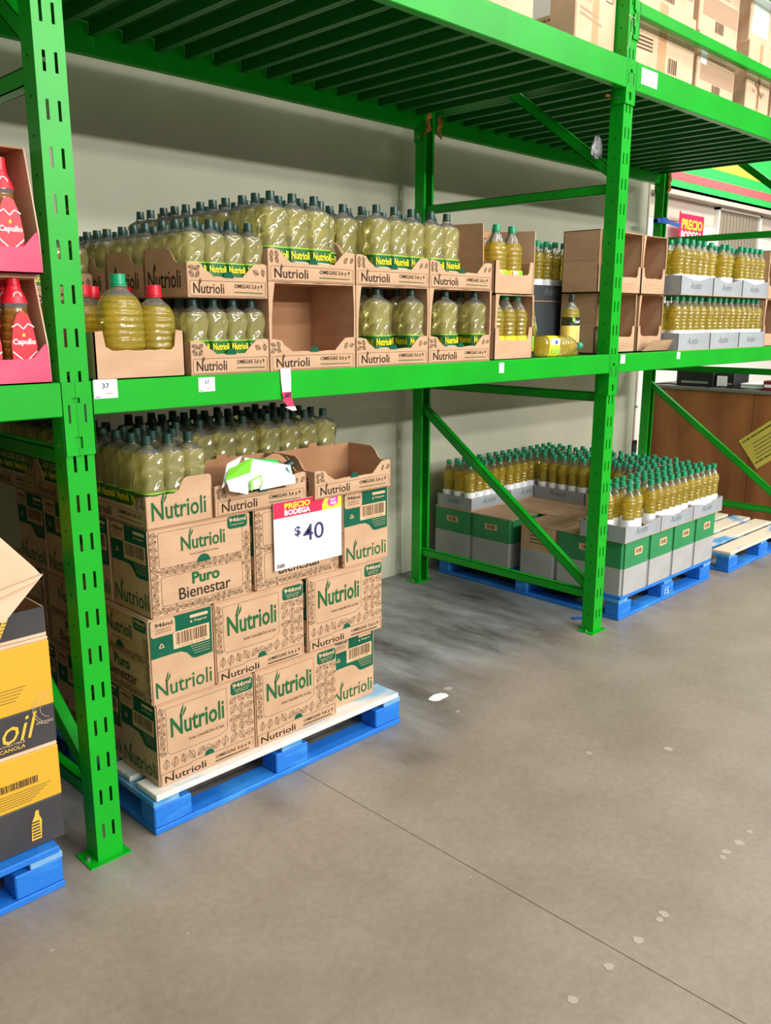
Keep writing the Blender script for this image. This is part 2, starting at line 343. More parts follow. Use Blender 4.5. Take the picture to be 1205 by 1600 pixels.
def art_end(a, W, H, rnd):
    a.poly([(W*.02, H*.55), (W*.35, H*.555), (W*.48, H*.55), (W*.57, H*.51), (W*.64, H*.44), (W*.70, H*.425), (W*.97, H*.435), (W*.97, H*.985), (W*.02, H*.985)], 'gpanel', 1)
    a.rrect(W*.03, H*.79, W*.40, H*.985, .01, 'kraft', 2); a.text('946ml', W*.09, H*.90, W*.36, H*.95, 'black_ink', 3, .02); a.text('CONTENIDO NETO', W*.1, H*.86, W*.34, H*.88, 'ink', 3); a.text('ACEITE DE SOYA', W*.1, H*.83, W*.34, H*.85, 'ink', 3)
    a.rect(W*.36, H*.60, W*.93, H*.80, 'kraft_line', 2); a.barcode(W*.40, H*.645, W*.89, H*.785, 'ink', 3); a.text('7 501039 121948', W*.44, H*.612, W*.86, H*.632, 'ink', 3)
    a.rrect(W*.63, H*.91, W*.92, H*.945, .004, 'kraft_line', 2); a.text('Ragasa', W*.70, H*.855, W*.90, H*.885, 'kraft_line', 2, .01); a.disc(W*.65, H*.868, .004, 'kraft_line', 2)
    a.line([(W*.14, H*.66), (W*.22, H*.66), (W*.18, H*.71)], .003, 'kraft_line', 2, True)
    for i in range(4): a.line([(W*(.62+.02*i), H*(.575-.03*i)), (W*.93, H*(.575-.03*i))], .0012, 'kraft_line', 2)
    a.brand(W*.06, H*.08, W*.94, H*.27, 'gink' if rnd.random() < .5 else 'black_ink', 2, .006)

# ------------------------------------------------------------------ setting
mb = MB(); mb.box(-8, .8355, -24, 12, -.1, 0, 'floor'); mb.box(.8385, 22, -24, 12, -.1, 0, 'floor'); mb.box(.8355, .8385, -24, 12, -.1, -.004, 'floor')
fl = link('floor', mb.mesh('floor'), kind='structure')
rnd = random.Random(4)
def blotch(px, py, r, m='cream_speck', e=1.0):
    b = MB(); n = 9; b.add([(px+r*e*rnd.uniform(.7, 1.1)*math.cos(2*pi*i/n), py+r*rnd.uniform(.7, 1.1)*math.sin(2*pi*i/n), .0008) for i in range(n)], [tuple(range(n))], m)
    o = link('floor_mark', b.mesh('floor_mark'), fl); return o
mb = MB(); mb.box(-8, 6.1, 1.56, 1.72, 0, 5.2, 'wall'); link('wall_back', mb.mesh('wall_back'), kind='structure')
mb = MB(); mb.box(6.1, 16, 2.6, 2.7, 0, 3.14, 'office'); link('wall_office', mb.mesh('wall_office'), kind='structure')
mb = MB(); mb.box(6.1, 16, 2.40, 2.6, 3.06, 3.14, 'soffit'); mb.box(6.1, 16, 2.55, 2.6, 2.82, 3.06, 'soffit'); link('trim_1', mb.mesh('trim_1'), kind='structure')
f = tag(link('fascia_sign_band', None, None, (6.1, 2.4, 3.14)), 'wide striped fascia band in green, red and yellow above the far office', 'fascia')
def fquad(pts, m, t, nm):
    b = MB(); b.prism(pts, (0, 0, 0), (1, 0, 0), (0, 0, 1), (0, t, 0), m); part(nm, b, f)
fquad([(0, -.03), (10, -.03), (10, 1.6), (0, 1.6)], 'fgreen', .08, 'board')
fquad([(0, .07), (10, .085), (10, .185), (0, .155)], 'fred', -.004, 'red_stripe')
fquad([(2.8, .285), (4.56, .28), (3.3, .56), (3.05, .40)], 'fyellow', -.004, 'yellow_stripe')

# office front: white notice board, hanging price banner, shutter window
o = thing('notice_board', 'large white notice board on the office wall behind the red price banner', 'board', (7.95, 2.56, 2.3))
mb = MB(); mb.box(0, 1.6, 0, .03, 0, .75, 'white'); part('board', mb, o)
mb = MB(); a = Art(mb, (0, 0, 0), (1, 0, 0), (0, 0, 1), (0, -1, 0))
for i, (x0, x1) in enumerate(((1.10, 1.42), (1.12, 1.36))): a.line([(x0, .50-.06*i), (x1, .50-.06*i)], .01, 'ink_faint', 2)
a.line([(1.08, .575), (1.5, .575)], .006, 'ink_faint', 2); part('printed_lines', mb, o)
o = thing('price_banner', 'red hanging price banner with yellow and white lettering in front of the office wall', 'banner', (8.38, 2.40, 2.565))
mb = MB(); mb.box(0, .585, 0, .01, 0, .315, 'red'); part('panel', mb, o)
mb = MB(); a = Art(mb, (0, 0, 0), (1, 0, 0), (0, 0, 1), (0, -1, 0)); a.text('PRECIO', .04, .15, .55, .26, 'yellow', 3, .03); a.text('BODEGA', .04, .03, .55, .135, 'white', 3, .03); part('lettering', mb, o)
mb = MB(); mb.cyl((-.01, .0, -.3), (-.01, .0, .335), .008, 'red', 6); part('pole', mb, o)
o = link('window_1', None, None, (9.58, 2.52, 2.15), kind='structure')
mb = MB(); mb.box(0, 1.2, 0, .06, 0, .87, 'shutter'); o2 = link('shutter_sheet', mb.mesh('shutter_sheet'), o)
for k in range(12): mb = MB(); mb.box(.05+.095*k, .13+.095*k, -.012, 0, .02, .85, 'shutter'); link('slat', mb.mesh('slat'), o)
mb = MB()
for x in (-.05, 1.2): mb.box(x, x+.05, -.03, .06, 0, .9, 'office')
mb.box(-.05, 1.25, -.03, .06, .87, .92, 'soffit'); link('window_frame', mb.mesh('window_frame'), o)
# conduits at the end of the wall
for x, lab in ((6.13, 'thin grey conduit pipe running down the wall end, left one of the pair'), (6.19, 'thin grey conduit pipe running down the wall end, right one of the pair')):
    mb = MB(); mb.tube([(0, 0, 0), (0, 0, 2.9)], .012, 'soffit', 8)
    for z in (.3, 1.3, 2.3): mb.box(-.02, .02, -.014, .02, z, z+.02, 'steel')
    tag(link('conduit_pipe', mb.mesh('conduit_pipe'), None, (x, 1.60, .62)), lab, 'pipe', 'conduits at the wall end')
mb = MB(); mb.cbox(-.05, .06, -.03, .02, 0, .13, 'black', .006); mb.box(-.02, .03, -.035, -.03, .03, .1, 'dgrey')
tag(link('junction_box', mb.mesh('junction_box'), None, (6.16, 1.60, .49)), 'small black junction box below the two conduits beside the rear post', 'box')

# service counter behind the rack end
o = thing('service_counter', 'plywood-faced service counter behind the far end of the rack', 'counter', (6.4, -.4, 0))
for k in range(2): mb = MB(); mb.box(0, .018, 1.0*k, 1.0*k+.996, .0, 1.095, 'ply'); part('plywood_panel', mb, o)
mb = MB(); mb.cbox(-.02, .9, -.02, 2.02, 1.098, 1.128, 'counter', .004); part('worktop', mb, o)
mb = MB(); mb.box(.02, .88, 0, 2.0, 0, 1.095, 'dgrey'); part('carcass', mb, o)
o = thing('notice_sheet', 'yellow paper notice stuck askew on the plywood counter', 'paper', (6.397, .6, .557)); o.rotation_euler = (math.radians(-38), 0, 0)
mb = MB(); mb.box(-.002, 0, -.42, 0, -.13, .16, 'notice'); part('sheet', mb, o)
mb = MB(); a = Art(mb, (-.002, 0, -.13), (0, -1, 0), (0, 0, 1), (-1, 0, 0))
for y in (.04, .25): a.barcode(.02, y, .40, y+.014, 'black_ink', 2, 40, 5)
for i in range(5): a.line([(.05+.01*i, .08+.03*i), (.33, .08+.03*i)], .006, 'ink', 2)
part('printed_lines', mb, o)
def printer(loc, lab, sx, sy, sz):
    o = thing('receipt_printer', lab, 'printer', loc)
    mb = MB(); mb.cbox(0, sx, 0, sy, 0, sz, 'black', .012); part('housing', mb, o)
    mb = MB(); mb.cbox(sx*.15, sx*.8, sy*.1, sy*.9, sz, sz+.012, 'dgrey', .004); part('lid', mb, o)
    mb = MB(); mb.box(-.002, 0, sy*.15, sy*.85, sz*.2, sz*.35, 'steel'); part('paper_slot', mb, o)
printer((6.45, .99, 1.128), 'black office machine on the counter, the wider of the two', .3, .36, .14)
printer((6.45, .80, 1.128), 'black office machine on the counter with a white side panel facing the rack', .3, .17, .135)
mb = MB(); mb.box(0, .004, 0, .09, 0, .10, 'white'); o = link('paper_card', mb.mesh('paper_card'), None, (6.444, .87, 1.133)); tag(o, 'small white card leaning on the front of the narrow black machine', 'card')
mb = MB()
for k in range(4): mb.cbox(-.01*(k % 2), .3, .005*k, .24, .013*k, .013*k+.012, 'white', .002)
tag(link('paper_stack', mb.mesh('paper_stack'), None, (6.44, .50, 1.128)), 'loose stack of white papers on the counter beside the machines', 'paper')
for y, lb in ((.44, 'dark red box on the counter, the left one'), (.33, 'dark red box on the counter, the right one')):
    o = thing('small_box', lb, 'box', (6.40, y, 1.128)); mb = MB(); mb.cbox(0, .15, 0, .095, 0, .085, 'darkred', .004); part('carton', mb, o); mb = MB(); mb.box(-.001, 0, .01, .085, .03, .055, 'white'); part('band', mb, o)
mb = MB(); mb.tube([Vector((.0+.03*math.sin(t*1.3), t*.13, .006+.01*(t % 2))) for t in range(9)], .006, 'black', 6)
tag(link('power_cable', mb.mesh('power_cable'), None, (6.42, .5, 1.128)), 'black cable trailing along the counter edge', 'cable')

# ------------------------------------------------------------------ pallet rack
L, D, PW, PD = 2.9645, 1.4009, .0867, .0754
Z1, B1, Z2, B2, ZT = 1.541, .0973, 2.959, .1323, 4.3
def post_mesh(front):
    mb = MB(); s = 1 if front else -1
    def yb(a, b): return (a, b) if front else (-b, -a)
    t = .003; cols = ((.021, .030), (.055, .064)); p = .12; z0 = .055
    y0, y1 = yb(0, t); xs = [0, cols[0][0], cols[0][1], cols[1][0], cols[1][1], PW]
    for i in (0, 2, 4): mb.box(xs[i], xs[i+1], y0, y1, 0, ZT, 'green')
    for i in (1, 3):
        z = 0; k = 0; off = 0
        while True:
            zs = 1.31-.12*10-.025+.12*k-.006; a = zs+off; e = a+.052
            if a > ZT: break
            if a > z: mb.box(xs[i], xs[i+1], y0, y1, z, min(a, ZT), 'green')
            z = e; k += 1
        if z < ZT: mb.box(xs[i], xs[i+1], y0, y1, z, ZT, 'green')
    ya, yc = yb(t, PD)
    mb.box(0, t, ya, yc, 0, ZT, 'green'); mb.box(PW-t, PW, ya, yc, 0, ZT, 'green')
    ya, yc = yb(PD-t, PD); mb.box(t, .016, ya, yc, 0, ZT, 'green'); mb.box(PW-.016, PW-t, ya, yc, 0, ZT, 'green')
    return mb.mesh('post')
def hole_mesh(front):
    mb = MB(); s = 1 if front else -1
    for k in range(42):
        z = .1+.1*k
        for x, d in ((-.0006, -1), (PW+.0006, 1), ):
            mb.cyl((x, s*.04, z), (x-d*.0005, s*.04, z), .0045, 'hole', 6, smooth=False)
        for x in ((PW-.0036),): mb.cyl((x, s*.045, z+.02), (x-.002, s*.045, z+.02), .006, 'steel', 6, smooth=False)
    return mb.mesh('bolt_holes')
pf, pr, hf, hr = post_mesh(True), post_mesh(False), hole_mesh(True), hole_mesh(False)
def footp(front):
    mb = MB(); y0, y1 = (-.02, PD+.01) if front else (-PD-.01, .02)
    mb.box(-.035, PW+.02, y0, y1, 0, .005, 'green'); mb.cyl((-.018, (y0+y1)/2, .005), (-.018, (y0+y1)/2, .014), .008, 'steel', 6); mb.cyl((PW+.01, (y0+y1)/2, .005), (PW+.01, (y0+y1)/2, .012), .006, 'steel', 6); return mb.mesh('foot_plate')
fpf, fpr = footp(True), footp(False)
def brace(p, q):
    mb = MB(); p, q = Vector(p), Vector(q); d = (q-p).normalized(); nx = Vector((1, 0, 0)); t = nx.cross(d).normalized()
    if t.z < 0: t = -t
    h, wd, th = .048, .040, .003
    for a0, b0, a1, b1 in ((-wd/2, -h/2, -wd/2+th, h/2), (-wd/2, h/2-th, wd/2, h/2), (-wd/2, -h/2, wd/2, -h/2+th), (wd/2-th, -h/2, wd/2, h/2)):
        vs = [e+nx*x+t*y for e in (p, q) for x, y in ((a0, b0), (a1, b0), (a1, b1), (a0, b1))]
        mb.add(vs, [(3, 2, 1, 0), (4, 5, 6, 7), (0, 1, 5, 4), (1, 2, 6, 5), (2, 3, 7, 6), (3, 0, 4, 7)], 'green')
    return mb
for k, lab in ((0, 'green slotted rack frame at the left between red bottles and brown cartons'), (1, 'green slotted rack frame in the middle of the aisle beside the green boxes'), (2, 'far green rack frame in front of the plywood counter')):
    f = thing('rack_frame', lab, 'rack frame', (L*k, 0, 0), 0, 'upright frames of the green pallet rack')
    o = part('post', pf, f); link('bolt_holes', hf, o); link('foot_plate', fpf, o)
    o = part('post', pr, f, (0, D, 0)); link('bolt_holes', hr, o); link('foot_plate', fpr, o)
    xm = PW/2
    for z in (.206, 1.313, 2.368, 3.5): part('cross_brace', brace((xm, .03, z), (xm, D-.03, z)), f)
    part('diagonal_brace', brace((xm, .05, .235), (xm, D-.05, 1.17)), f); part('diagonal_brace', brace((xm, .05, 2.43), (xm, D-.05, 3.40)), f)
def beam(loc, ln, h, lab, grp, depth=.045, yoff=-.008, conn=True):
    o = thing('rack_beam', lab, 'beam', loc, 0, grp)
    mb = MB(); mb.cbox(0, ln, yoff, yoff+depth, -h, 0, 'green', .003)
    mb.box(.0, ln, yoff+depth-.012, yoff+depth, -.03, -.0, 'green'); part('beam', mb, o)
    return o
def connector(o, x, h, side, back=False):
    """end plate wrapping the post; side=-1 at the left end of a beam, +1 at its right end"""
    mb = MB(); ya = (-.008, -.0035) if not back else (.0035, .008); e = h+.115 if h < .12 else h+.07
    x0, x1 = (x-PW*.56, x+.004) if side < 0 else (x-.004, x+PW*.44)
    # notched front plate in three tiers
    tiers = ((0, -.045, 0), (-.045, -.060, .012), (-.060, -e+.055, 0), (-e+.055, -e+.02, .012), (-e+.02, -e, 0))
    for za, zb, inset in tiers:
        a, b = (x0+inset, x1) if side < 0 else (x0, x1-inset); mb.box(a, b, ya[0], ya[1], zb, za, 'green')
    if not back and side > 0: pass
    xs = (x-.004, x) if side < 0 else (x, x+.004)
    yy = (-.008, .055) if not back else (-.055, .008)
    xs = (x+.0005, x+.0045) if side < 0 else (x-.0045, x-.0005)
    mb.box(xs[0], xs[1], yy[0], yy[1], -e, 0, 'green'); part('end_plate', mb, o)
    mb = MB(); mb.box((x0+x1)/2-.003, (x0+x1)/2+.003, ya[0]-.0006, ya[0], -e*.55, -e*.3, 'hole'); mb.cyl((xs[0]-.001, .03 if not back else -.03, -e+.03), (xs[1]+.001, .03 if not back else -.03, -e+.03), .006, 'steel', 6); part('lock_pin', mb, o)
bays = (('left', -L), ('middle', 0), ('right', L))
for nm, x in bays:
    x0 = x+PW+.0005; ln = L-PW-.001
    for z, h, lv in ((Z1, B1, 'lower'), (Z2, B2, 'upper')):
        b = beam((x0, 0, z), ln, h, f'{lv} front shelf beam of the {nm} rack bay in bright green', 'front beams of the rack', .045)
        if nm != 'left': connector(b, 0, h, -1)
        connector(b, ln, h, 1)
        b = beam((x0, D, z), ln, h, f'{lv} rear shelf beam of the {nm} rack bay against the wall', 'rear beams of the rack', .045, -.037)
        if nm != 'left': connector(b, 0, h, -1, True)
        connector(b, ln, h, 1, True)
b = beam((L+PW+.0005, 0, 3.226), L-PW-.001, .058, 'slim green guard beam crossing the cartons on top of the right bay', 'guard beams', .04); connector(b, 0, .058, -1)
b = beam((L+PW+.0005, 0, 3.66), L-PW-.001, .058, 'topmost slim green guard beam at the upper right corner', 'guard beams', .04); connector(b, 0, .058, -1)
# decking: hat profile slats laid front to back
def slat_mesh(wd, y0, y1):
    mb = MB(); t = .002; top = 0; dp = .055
    mb.box(.012, wd-.012, y0, y1, -t, 0, 'deck_shade_green'); mb.box(.012, .014, y0, y1, -dp, -t, 'deck_shade_green'); mb.box(wd-.014, wd-.012, y0, y1, -dp, -t, 'deck_shade_green')
    mb.box(-.002, .014, y0, y1, -dp-t, -dp, 'deck_shade_green'); mb.box(wd-.014, wd+.002, y0, y1, -dp-t, -dp, 'deck_shade_green'); return mb.mesh('deck_slat')
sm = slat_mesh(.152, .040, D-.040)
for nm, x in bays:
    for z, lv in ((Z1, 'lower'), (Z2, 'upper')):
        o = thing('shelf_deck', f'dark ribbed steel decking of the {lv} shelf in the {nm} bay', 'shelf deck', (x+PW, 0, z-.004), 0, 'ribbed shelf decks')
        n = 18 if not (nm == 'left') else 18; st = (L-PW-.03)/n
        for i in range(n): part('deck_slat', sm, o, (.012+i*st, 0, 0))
# shelf-edge tickets
def ticket(x, z, wd, h, lab, txt=None, bay=0, red=False):
    o = thing('price_ticket', lab, 'price tag', (x, -.0085, z), 0, 'tickets on the shelf edge')
    mb = MB(); mb.box(-wd/2, wd/2, -.0012, 0, -h/2, h/2, 'white'); part('card', mb, o)
    mb = MB(); a = Art(mb, (-wd/2, -.0012, -h/2), (1, 0, 0), (0, 0, 1), (0, -1, 0))
    if txt: a.text(txt, wd*.35, h*.52, wd*.65, h*.8, 'navy', 2, .01)
    a.line([(wd*.5, h*.25), (wd*.8, h*.25)], h*.05, 'ink_faint', 2); a.line([(wd*.05, h*.08), (wd*.25, h*.08)], h*.04, 'navy', 2); part('printed_price', mb, o)
    return o
ticket(.132, 1.517, .075, .055, 'white price ticket on the beam under the yellow jugs', '37'); ticket(.482, 1.512, .062, .045, 'white price ticket under the small lower tray at the left', '37')
ticket(2.036, 1.507, .035, .045, 'small blank white ticket on the beam below the golden bottles'); ticket(3.09, 1.513, .045, .045, 'white ticket on the right bay beam nearest the middle post'); ticket(3.72, 1.515, .04, .04, 'white ticket on the right bay beam below the bent flap carton')
ticket(3.18, 2.905, .16, .075, 'large white label on the upper beam just right of the middle post')
o = thing('price_ticket', 'long curled white ticket with red price hanging over the shelf beam', 'price tag', (.805, -.011, 1.42), 0, 'tickets on the shelf edge')
mb = MB(); pr_ = [(-.0, .13), (-.002, .09), (-.003, .05), (-.008, .025), (-.022, 0), (-.04, -.012)]
for i in range(5):
    (a1, b1), (a2, b2) = pr_[i], pr_[i+1]; wl = .022; mb.add([(-wl, a1, b1), (wl, a1, b1), (wl-.002*i, a2, b2), (-wl+.004*i, a2, b2)], [(0, 1, 2, 3)], 'white' if i in (0, 1, 4) else 'red'); mb.add([(-wl, a1+.001, b1), (wl, a1+.001, b1), (wl-.002*i, a2+.001, b2), (-wl+.004*i, a2+.001, b2)], [(3, 2, 1, 0)], 'white')
part('strip', mb, o)
mb = MB(); a = Art(mb, (-.018, -.0045, .025), (1, 0, 0), (0, -.15, 1), (0, -1, 0)); a.text('40', .006, -.002, .034, .024, 'navy', 4, .02); part('printed_price', mb, o)
# twine and blue tape tied to the rear posts, plastic bag
def twine(loc, lab, pts):
    mb = MB(); mb.tube([Vector(p) for p in pts], .0065, 'twine', 6); mb.tube([Vector((p[0]+.012, p[1]-.006, p[2]+.01*(-1)**i)) for i, p in enumerate(pts)], .006, 'twine', 6)
    tag(link('twine_knot', mb.mesh('twine_knot'), None, loc), lab, 'twine', 'twine tied to rack posts')
zz = [(0, 0, 0), (.02, 0, -.04), (-.005, 0, -.07), (.015, 0, -.11), (-.02, .0, -.15)]
twine((L+.0, 1.31, 2.94), 'orange twine knotted at the left side of the middle rear post', zz)
twine((L+PW+.012, 1.31, 2.90), 'orange twine strand at the right side of the middle rear post', zz[:4])
twine((L*2+.045, 1.31, 2.90), 'orange twine knotted on the far rear post under the upper deck', zz)
mb = MB(); mb.tube([(-.012, 0, 0), (.02, 0, .004), (.045, 0, -.004)], .007, 'twine', 6); tag(link('twine_knot', mb.mesh('twine_knot'), None, (L-.02, .085, 2.80)), 'short piece of orange twine at the middle front post under the beam', 'twine')
mb = MB(); 
for z, d in ((0, 0), (.012, .002)): mb.box(-.006, PW+.006, -.006-d, -.003-d, z-.02, z+.015, 'tape_blue'); mb.box(-.004, -.001, -.004, PD, z-.02, z+.015, 'tape_blue')
mb.bar((PW, -.004, 0), (PW+.13, -.06, -.03), .004, .035, 'tape_blue'); mb.bar((-.003, 0, 0), (-.11, -.02, -.005), .004, .035, 'tape_blue')
tag(link('blue_tape', mb.mesh('blue_tape'), None, (2*L, D-PD, 2.53)), 'blue tape wound round the far rear post with a loose end', 'tape')
bm = bmesh.new(); bmesh.ops.create_icosphere(bm, subdivisions=3, radius=.036); rn = random.Random(5)
for v in bm.verts: v.co *= 1+.35*(rn.random()-.5); v.co.z *= 1.5; v.co.y *= .5; v.co.x *= .6+.5*(.05-v.co.z)/.05
mb = MB(); mb.bm(bm, 'plastic_bag'); tag(link('plastic_bag', mb.mesh('plastic_bag'), None, (L+.0, .14, 2.57)), 'crumpled translucent plastic bag wedged behind the middle post brace', 'bag')
mb = MB(); mb.tube([(0, 0, 0), (0, -.02, .05), (.002, -.02, .12), (.0, 0, .15), (.05, -.01, .14)], .0016, 'soffit', 6); tag(link('cable_tie', mb.mesh('cable_tie'), None, (L-.004, .0, 3.0)), 'white cable tie looped round the middle post above the beam', 'cable tie')

# ------------------------------------------------------------------ pallets
def pallet(loc, lab, dx, dy, deck='deck_white', n=7, marks=None):
    o = thing('pallet', lab, 'pallet', loc, 0, 'blue wooden pallets'); rn = random.Random(int(loc[0]*100)); bw = .135
    for i in range(n):
        y = i*(dy-bw)/(n-1); mb = MB(); mb.cbox(rn.uniform(0, .012), dx-rn.uniform(0, .02), y, y+bw, .123, .145, deck, .003); part('deck_board', mb, o)
    for x in (0, dx/2-.05, dx-.1): mb = MB(); mb.cbox(x, x+.1, .004, dy-.004, .101, .1225, 'blue_worn', .002); part('cross_board', mb, o)
    for i, x in enumerate((.0, dx/2-.08, dx-.15)):
        for j, y in enumerate((.0, dy/2-.05, dy-.1)):
            mb = MB(); wd = .16 if i == 1 else .15; mb.cbox(x+.002, x+wd-.002, y+.004, y+.096, .0225, .1005, 'blue', .004); part('block', mb, o)
    for y in (0, dy/2-.05, dy-.1): mb = MB(); mb.cbox(0, dx, y, y+.1, 0, .022, 'blue', .003); part('bottom_board', mb, o)
    for x in (0, dx-.1):
        for y0, y1 in ((.102, dy/2-.052), (dy/2+.052, dy-.102)): mb = MB(); mb.cbox(x, x+.1, y0, y1, 0, .02, 'blue', .002); part('bottom_board', mb, o)
    if marks: marks(o)
    return o
pallet((.209, 0, 0), 'blue pallet with whitewashed top under the brown oil cartons', 1.2, 1.2)
def chalk(o):
    mb = MB(); a = Art(mb, (.525, .0035, .03), (1, 0, 0), (0, 0, 1), (0, -1, 0)); a.text('15', .04, .0, .09, .045, 'white', 2, -.01); part('chalk_mark', mb, o)
pallet((3.24, 0, 0), 'blue pallet under the green and grey boxes beyond the middle post', 1.2, 1.4, 'blue', 8, chalk)
pallet((4.66, -.034, 0), 'empty pallet with cream boards patched blue beside the plywood counter', 1.2, 1.2, 'deck_wood')
pallet((-1.326, -.036, 0), 'blue pallet at the left edge under the yellow and charcoal boxes', 1.2, 1.1, 'blue')

# ------------------------------------------------------------------ brown oil cartons
def carton(kind, W, Dp, H, seed):
    rn = random.Random(seed)
    o = thing('oil_carton', 'x', 'carton'); mb = MB(); bm = bmesh.new(); bmesh.ops.create_cube(bm, size=1)
    bmesh.ops.scale(bm, vec=(W, Dp, H), verts=bm.verts); bmesh.ops.translate(bm, vec=(W/2, Dp/2, H/2), verts=bm.verts)
    bmesh.ops.bevel(bm, geom=list(bm.edges), offset=.005, segments=2, affect='EDGES'); mb.bm(bm, 'kraft'); part('box', mb, o)
    mb = MB()
    a = Art(mb, (0, 0, 0), (1, 0, 0), (0, 0, 1), (0, -1, 0)); {'N': art_long_n, 'P': art_long_p, 'E': art_end, 'F': art_end}[kind](a, W, H, rn)
    a = Art(mb, (0, Dp, 0), (0, -1, 0), (0, 0, 1), (-1, 0, 0)); (art_end if kind in 'NP' else (art_long_p if kind == 'E' else art_long_n))(a, Dp, H, rn)
    part('printed_artwork', mb, o)
    mb = MB(); mb.box(W*.02, W*.98, Dp/2-.0015, Dp/2+.0015, H-.0004, H+.0003, 'kraft_in'); part('flap_seam', mb, o)
    return Kind(o)
CW, CD, CH = .405, .25, .303
KN, KP, KE, KF = carton('N', CW, CD, CH, 1), carton('P', CW, CD, CH, 2), carton('E', CD, CW, CH, 3), carton('F', CD, CW, CH, 4)
g = 'brown oil cartons stacked on the pallet'
zs = (.145, .4485, .752); rr1 = lambda: (0, 0, math.radians(R.uniform(-.35, .35)))
KN.put((.256, .037, zs[0]), 'brown oil carton at the left end of the bottom layer on the pallet', g)
KN.put((.663, .033, zs[0]), 'brown oil carton in the middle of the bottom layer on the pallet', g)
KF.put((1.070, .075, zs[0]), 'brown carton with green end panel at the right of the bottom layer', g)
KE.put((.247, .037, zs[1]), 'brown carton with green end panel at the left of the second layer', g)
KN.put((.501, .036, zs[1]), 'brown oil carton in the middle of the second layer above the pallet', g)
KN.put((.925, .037, zs[1]), 'brown oil carton at the right end of the second layer', g)
KP.put((.264, .037, zs[2]), 'brown carton marked Puro Bienestar at the left of the third layer', g)
KP.put((.688, .040, zs[2]), 'brown carton behind the white price sign in the third layer', g)
KE.put((1.114, .037, zs[2]), 'brown carton with green end panel right of the white price sign', g)
# rows behind, seen only along the left flank
for i, z in enumerate(zs):
    n = ('bottom', 'second', 'third')[i]
    K = (KN, KE, KN)[i]; ys = ((.295, .55, .805), (.450, .860), (.295, .55, .805))[i]
    for j, y in enumerate(ys): K.put((.262, y, z), f'brown carton on the left flank of the {n} layer, {("second","third","fourth")[j]} from the aisle', g)
    for x, y in ((.68, .46), (.68, .72)) if i != 1 else ((.52, .46), (.52, .72)): KP.put((x, y, z), f'hidden brown carton inside the {n} layer, {"nearer" if y < .6 else "farther"} one', g)

